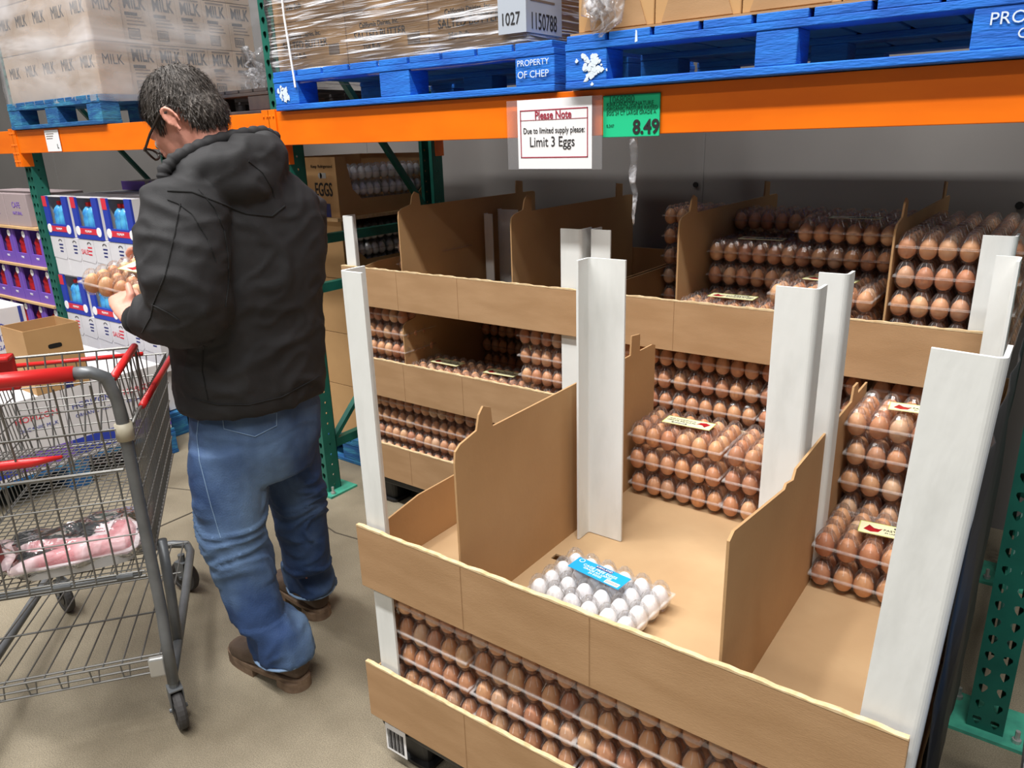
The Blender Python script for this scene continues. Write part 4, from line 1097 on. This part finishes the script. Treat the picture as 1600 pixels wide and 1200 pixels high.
# left hand under and around the near long side
pc = at(197, 474, 2.20)
LW2 = LW
dd = (pc-LW2).normalized(); side_ = (RT-dd*RT.dot(dd)).normalized()*-1; back_ = dd.cross(side_)
tips = [(at(190, 476, 2.22), at(177, 477, 2.24)), (at(188, 486, 2.25), at(184, 480, 2.31)), (at(196, 486, 2.28), at(194, 478, 2.36)), (at(204, 484, 2.30), at(206, 476, 2.38))]
hand(b, LW2, tips, (at(205, 460, 2.19), at(199, 442, 2.215)), pc, side_, back_)
pcr = kp(.06, .115, .0)
dd = (pcr-RW).normalized(); side2 = (kx-dd*kx.dot(dd)).normalized()*-1
hand(b, RW, [(kp(.075-.024*i, .09, -.016), kp(.075-.026*i, .035, -.012)) for i in range(4)], (kp(.09, .11, .035), kp(.08, .09, .055)), RW.lerp(pcr, .6), side2, dd.cross(side2))
# hips, legs core
def lr(px, py, r, a, bb=None): return (at(px, py, r), BR*a, BF*(bb or a))
LEGL = [(352, 650, 2.13), (354, 740, 2.13), (364, 830, 2.10), (384, 900, 2.08), (408, 970, 2.06), (420, 1005, 2.05)]
LEGR = [(448, 650, 2.25), (455, 730, 2.27), (470, 800, 2.30), (480, 860, 2.325), (480, 900, 2.335), (480, 915, 2.34)]
b.loft([ringT(396, 590, 2.19, .125, .085), ringT(400, 650, 2.19, .125, .085), ringT(402, 700, 2.19, .13, .085)], 20)
for LG in (LEGL, LEGR):
    b.tube([at(*p) for p in LG], [.062, .062, .05, .043, .036, .030], 14)
body_me = remesh(b, .0045, 5)
body = finish(body_me, 'person', SKIN)
tag(body, 'man in dark hooded jacket and blue jeans, looking down at an egg carton', 'person')
# stubble patch and eyes
for s in (-1, 1):
    e = MB().blob(hp_(.084, s*.030, -.028), HF*.012, HL*.012, HU*.012, 12, 8).build('eye', PAPER, body, smooth=True)
    MB().lathe([(.005, 0), (.004, .001)], (0, 0, 0), 12).build('iris', INK, e, hp_(.096, s*.030, -.029), HF.to_track_quat('Z', 'Y').to_euler())
# hair: cap + strands
HAIR = mat('grey_brown_hair', (58, 52, 48), .7, rgb2=(128, 120, 114), nscale=130, stretch=(1, 1, .35), detail=2, ramp=(.48, .78))
h = MB()
h.blob(hp_(-.016, 0, .010), HF*.104, HL*.0825, HU*.094); h.blob(hp_(-.058, 0, -.035), HF*.056, HL*.070, HU*.070)
hm = remesh(h, .006, 4)
bm = bmesh.new(); bm.from_mesh(hm)
def hairside(co):
    d = co-HC; f, l, u = d.dot(HF), d.dot(HL), d.dot(HU)
    if f > .062 - max(0, -u)*.2 and u < .050: return False
    if f > .02 and u < -.005: return f < .045 and u > -.03 and abs(l) > .05
    if -.04 < f <= .02 and u < -.020: return False
    if f <= -.04 and u < -.10: return False
    return True
bmesh.ops.delete(bm, geom=[v for v in bm.verts if not hairside(v.co)], context='VERTS')
bm.to_mesh(hm)
hair = finish(hm, 'hair', HAIR, body); hair['label'] = 'short dark hair going grey'
st_ = MB(); rnd = random.Random(5)
crown = hp_(-.06, 0, .08)
vs = [v.co.copy() for v in bm.verts]; nrm = [v.normal.copy() for v in bm.verts]; bm.free()
cen = HC+HF*-.02
for k in range(5200):
    i = rnd.randrange(len(vs)); p = vs[i]; n = (p-cen).normalized()
    fl_ = (p-crown); fl_ = (fl_-n*fl_.dot(n)); fl_ = fl_.normalized() if fl_.length > 1e-4 else HF.copy()
    fl_ = (fl_*.9-Z*.55+Vector((rnd.gauss(0, .25), rnd.gauss(0, .25), rnd.gauss(0, .2)))).normalized()
    L = rnd.uniform(.012, .026); wd = fl_.cross(n).normalized()*.0009
    a = p-n*.002; m_ = p+fl_*L*.5+n*rnd.uniform(.002, .006); e_ = p+fl_*L+n*rnd.uniform(.0, .005)
    v = [st_.bm.verts.new(q) for q in (a-wd, a+wd, m_+wd, m_-wd, e_)]
    st_.bm.faces.new(v[:4]); st_.bm.faces.new((v[3], v[2], v[4]))
so_ = st_.build('hair_strands', HAIR, hair)
# glasses
gl = MB(); GM = mat('dark_glasses_frame', (52, 44, 40), .35)
for s in (-1, 1):
    c = hp_(.122, s*.034, -.030); n = 16
    gl.tube([c+HL*(.027*cos(2*pi*i/n)*1.0)+HU*(.017*sin(2*pi*i/n))-HF*(.012*abs(cos(2*pi*i/n)) if cos(2*pi*i/n)*s > 0 else 0) for i in range(n)], .0032, 6, True)
    gl.tube([hp_(.112, s*.062, -.026), hp_(.06, s*.078, -.018), hp_(.0, s*.084, -.008), hp_(-.02, s*.084, -.018)], .0034, 6)
gl.tube([hp_(.122, -.008, -.028), hp_(.126, 0, -.025), hp_(.122, .008, -.028)], .0018, 6)
gl.build('glasses', GM, body, smooth=True)
# jacket
JK = mat('charcoal_canvas', (29, 28, 30), .78, rgb2=(39, 38, 40), nscale=9, bump=.12, bscale=500, ramp=(.4, .7))
JD = mat('jacket_seam_thread', (26, 26, 27), .9)
j = MB()
j.loft([ringT(366, 262, 2.17, .10, .085), ringT(368, 285, 2.18, .165, .115), ringT(371, 315, 2.18, .215, .14), ringT(374, 360, 2.18, .228, .155), ringT(380, 430, 2.18, .218, .165), ringT(388, 510, 2.18, .207, .160), ringT(394, 575, 2.18, .205, .160), ringT(397, 612, 2.18, .200, .158), ringT(397, 624, 2.18, .192, .150)], 32, 2.3)
j.tube([at(318, 300, 2.10), at(290, 330, 2.05), at(286, 380, 2.02), at(290, 440, 1.99), at(303, 488, 1.98)], [.075, .105, .108, .104, .092], 20)
j.blob(at(300, 480, 1.99), (.095, 0, 0), (0, .095, 0), (0, 0, .085))
j.tube([at(303, 485, 1.985), at(268, 492, 2.03), at(242, 496, 2.07), at(224, 499, 2.10)], [.092, .080, .066, .046], 20)
j.tube([at(425, 300, 2.28), at(462, 335, 2.33), at(462, 400, 2.40), at(448, 470, 2.46)], [.07, .095, .09, .085], 18)
j.tube([at(448, 470, 2.46), at(350, 470, 2.58), at(262, 462, 2.60)], [.085, .07, .05], 18)
# hood
def hb_(px, py, r, a, b_, c, tilt=0):
    j.blob(at(px, py, r), BR*a, BF*b_, Z*c)
hb_(312, 268, 2.09, .075, .085, .045); hb_(350, 262, 2.08, .10, .075, .06); hb_(395, 262, 2.12, .085, .07, .085); hb_(418, 252, 2.17, .05, .07, .075); hb_(412, 300, 2.10, .055, .04, .05); hb_(285, 280, 2.09, .045, .10, .035)
hb_(372, 285, 2.06, .10, .05, .055)
jm = remesh(j, .0075, 7)
wr_axis = Vector((BR.x, BR.y, .35)).normalized()
def folds(p):
    q = p*1.0
    n1 = noise.noise(Vector((q.dot(BR)*5.5, q.dot(BF)*5.5, q.z*9.0)))
    n2 = 1-abs(noise.noise(Vector((q.dot(BR)*6+q.z*7, q.dot(BF)*6, q.z*5-q.dot(BR)*3))+Vector((3.3, 1.7, 0))))*2
    n3 = noise.noise(q*38)
    n4 = 1-abs(noise.noise(Vector((q.dot(BR)*12-q.z*6, q.dot(BF)*12, q.z*15))))*2.4
    return n1*.006+max(0, n2-.55)*.014+n3*.0012+max(0, n4-.3)*.005
displace(jm, folds)
jacket = finish(jm, 'jacket', JK, body); jacket['label'] = 'charcoal canvas jacket with folded hood'
for v_ in (): pass
bv = BVHTree.FromPolygons([v.co.copy() for v in jm.vertices], [tuple(p.vertices) for p in jm.polygons])
def onsurf(px, py, off=.001):
    d = ray(px, py).normalized(); hit = bv.ray_cast(CAM, d)
    if hit[0] is None:
        nn = bv.find_nearest(at(px, py, 2.1)); return nn[0]+nn[1]*off
    return hit[0]+hit[1]*off
def dense(pts, n=6):
    out = []
    for a, b_ in zip(pts, pts[1:]):
        for i in range(n): out.append((a[0]+(b_[0]-a[0])*i/n, a[1]+(b_[1]-a[1])*i/n))
    return out+[pts[-1]]
seams = [[(310, 296), (335, 325), (350, 360), (356, 400), (357, 440), (352, 480)], [(282, 318), (272, 370), (258, 430), (240, 475), (236, 495), (222, 520)], [(262, 312), (278, 318), (300, 335), (325, 375), (338, 410)], [(238, 476), (262, 488), (280, 500)],
         [(300, 622), (340, 632), (390, 632), (440, 620), (498, 588)], [(388, 252), (410, 270), (425, 295), (428, 308)], [(318, 540), (316, 580), (325, 625)]]
for sm_ in seams:
    p3 = [onsurf(x, y) for x, y in dense(sm_)]
    p3 = [p for i, p in enumerate(p3) if i == 0 or (p-p3[i-1]).length < .08]
    if len(p3) > 2: MB().tube(p3, .0016, 5).build('seam', JD, jacket)
p3 = [onsurf(x, y, -.0005) for x, y in dense([(262, 298), (300, 300), (340, 316), (385, 334), (425, 338), (445, 322)])]
p3 = [p for i, p in enumerate(p3) if i == 0 or (p-p3[i-1]).length < .08]
MB().tube(p3, .0035, 6).build('hood_edge', JD, jacket, smooth=True)
RIM = MB(); rp_ = [(256, 288, 2.03), (257, 268, 2.035), (272, 250, 2.05), (300, 234, 2.075), (335, 220, 2.11), (375, 211, 2.15), (408, 206, 2.20), (428, 214, 2.26), (420, 232, 2.33), (380, 240, 2.36), (335, 245, 2.34)]
dp = []
for a, b_ in zip(rp_, rp_[1:]):
    for i in range(8): t_ = i/8; dp.append(at(a[0]+(b_[0]-a[0])*t_, a[1]+(b_[1]-a[1])*t_, a[2]+(b_[2]-a[2])*t_))
RIM.tube(dp, [.0165+.0022*sin(i*1.7) for i in range(len(dp))], 12)
RIM.build('hood_rim', JK, jacket, smooth=True)
ds = []
cf = MB().tube([at(226, 499, 2.10), at(216, 500, 2.115), at(207, 499, 2.13)], [.044, .042, .035], 20)
cf.build('knit_cuff', mat('black_knit', (18, 18, 19), .95), jacket, smooth=True)
cf2 = MB().tube([at(268, 462, 2.60), at(255, 460, 2.61), at(246, 459, 2.62)], [.044, .043, .036], 20).build('knit_cuff', bpy.data.materials['black_knit'], jacket, smooth=True)
# jeans
def denim():
    m = mat('blue_denim', (42, 68, 112), .8, rgb2=(112, 140, 172), nscale=4.0, bump=.2, bscale=300, detail=5, ramp=(.42, .78), stretch=(1, 1, .7))
    return m
DEN = denim()
q = MB()
q.loft([ringT(396, 600, 2.19, .165, .125), ringT(400, 640, 2.19, .185, .138), ringT(400, 690, 2.19, .185, .14), ringT(402, 735, 2.19, .165, .125)], 26, 2.4)
q.loft([lr(352, 690, 2.135, .098, .108), lr(354, 745, 2.13, .102, .108), lr(362, 800, 2.115, .094, .10), lr(368, 845, 2.10, .086, .09), lr(386, 905, 2.085, .080, .086), lr(404, 960, 2.065, .078, .086), (Vector((-1.735, 1.10, .20)), BR*.083, BF*.092), (Vector((-1.725, 1.105, .105)), BR*.084, BF*.102)], 24)
q.loft([lr(448, 690, 2.245, .092, .10), lr(458, 745, 2.27, .088, .098), lr(468, 800, 2.295, .078, .090), lr(475, 845, 2.315, .074, .084), lr(478, 880, 2.33, .074, .086), (Vector((-1.945, 1.385, .19)), BR*.076, BF*.09), (Vector((-1.935, 1.385, .105)), BR*.078, BF*.097)], 24)
qm = remesh(q, .0075, 6)
def jf(p):
    low = 1.0 if p.z < .62 else .55
    n1 = 1-abs(noise.noise(Vector((p.x*7, p.y*7, p.z*13+noise.noise(p*6)*3+p.x*6))))*2.2
    n2 = noise.noise(Vector((p.x*9, p.y*9, p.z*7)))
    band = 1.0 if (.36 < p.z < .64 or p.z < .24) else .45
    return max(0, n1-.3)*.014*band*low+n2*.008+noise.noise(p*42)*.0012
displace(qm, jf)
jeans = finish(qm, 'jeans', DEN, body); jeans['label'] = 'faded blue denim jeans'
bv = BVHTree.FromPolygons([v.co.copy() for v in qm.vertices], [tuple(p.vertices) for p in qm.polygons])
ST = mat('pale_denim_seam', (120, 146, 178), .8)
for sm_ in ([(312, 640), (308, 680), (312, 720), (330, 790), (345, 840)], [(347, 645), (350, 670), (398, 682), (432, 665), (432, 645)], [(350, 642), (390, 650), (430, 645)]):
    p3 = [onsurf(x, y, .001) for x, y in dense(sm_)]
    p3 = [p for i, p in enumerate(p3) if i == 0 or (p-p3[i-1]).length < .08]
    if len(p3) > 2: MB().tube(p3, .0014, 5).build('seam', ST, jeans)
for LG, a_, b_ in (((-1.725, 1.105, .104), .082, .099), ((-1.935, 1.385, .104), .076, .094)):
    c = Vector(LG); n = 26
    MB().tube([c+BR*(a_*cos(2*pi*i/n))+BF*(b_*sin(2*pi*i/n)) for i in range(n)], [.0042+.0008*(i % 2) for i in range(n)], 6, True).build('hem', ST, jeans, smooth=True)
# boots
BOOT = mat('brown_leather', (112, 92, 78), .6, rgb2=(84, 68, 56), nscale=10, bump=.2)
SOLE = mat('boot_sole', (140, 116, 94), .8, rgb2=(112, 90, 72), nscale=30)
def boot(heel, toe, label):
    heel = Vector(heel); toe = Vector(toe); d = (toe-heel); L = d.length; d.normalize(); l = Vector((-d.y, d.x, 0))
    u = MB()
    def R(t, hw, h, z): return (heel+d*(L*t)+Z*z, l*hw, Z*h)
    u.loft([R(.02, .030, .035, .075), R(.10, .038, .048, .085), R(.30, .040, .055, .088), R(.50, .045, .042, .072), R(.70, .050, .032, .060), R(.86, .045, .026, .054), R(.97, .026, .018, .046)], 20, 2.6)
    u.loft([(heel+d*(L*.25)+Z*.09, d*.050, l*.040), (heel+d*(L*.25)+Z*.17, d*.048, l*.040)], 18)
    me = remesh(u, .006, 4); bo = finish(me, 'boot', BOOT, body)
    out = []
    for k in range(26):
        a = 2*pi*k/26; t = .5-.5*cos(a); w_ = .052*(abs(sin(a))**.62)*(1.0-.18*(1-t)+.0*t); out.append((heel+d*(L*(t*1.03-.015))+l*(w_*(1 if sin(a) > 0 else -1))))
    s_ = MB(); A = [s_.bm.verts.new((p.x, p.y, .026)) for p in out]; B = [s_.bm.verts.new((p.x, p.y, .040)) for p in out]
    s_.bm.faces.new(A[::-1]); s_.bm.faces.new(B)
    for k in range(26): s_.bm.faces.new((A[k], A[(k+1) % 26], B[(k+1) % 26], B[k]))
    s_.prism([], 'z', 0, 0) if False else None
    hk = []
    for k in range(16):
        a = pi/2+pi*k/15; hk.append(heel+d*(.045+cos(a)*.048)+l*(sin(a)*.044))
    hk += [heel+d*.085-l*.040, heel+d*.085+l*.040]
    s_.prism([(p.x, p.y) for p in hk], 'z', 0.0, .03)
    fr2 = [out[k] for k in range(26) if (out[k]-heel).dot(d) > L*.45]
    s_.prism([(p.x, p.y) for p in fr2], 'z', 0.0, .028)
    s_.build('sole', SOLE, bo)
boot((-1.640, 1.112, 0), (-1.965, 1.085, 0), 'l'); boot((-1.865, 1.375, 0), (-2.185, 1.42, 0), 'r')
# held carton
held = put_carton(proto[0], (0, 0, 0), 'clear carton of brown eggs held in the man\'s hands', G1)
held.matrix_world = Matrix((kx, ky, kz)).transposed().to_4x4() @ Matrix.Identity(4)
mw = Matrix((kx, ky, kz)).transposed().to_4x4(); mw.translation = KC-kz*.03
held.rotation_euler = mw.to_euler(); held.location = mw.translation
paper_label(held, 'cream', (.0, .0, CH), .1)
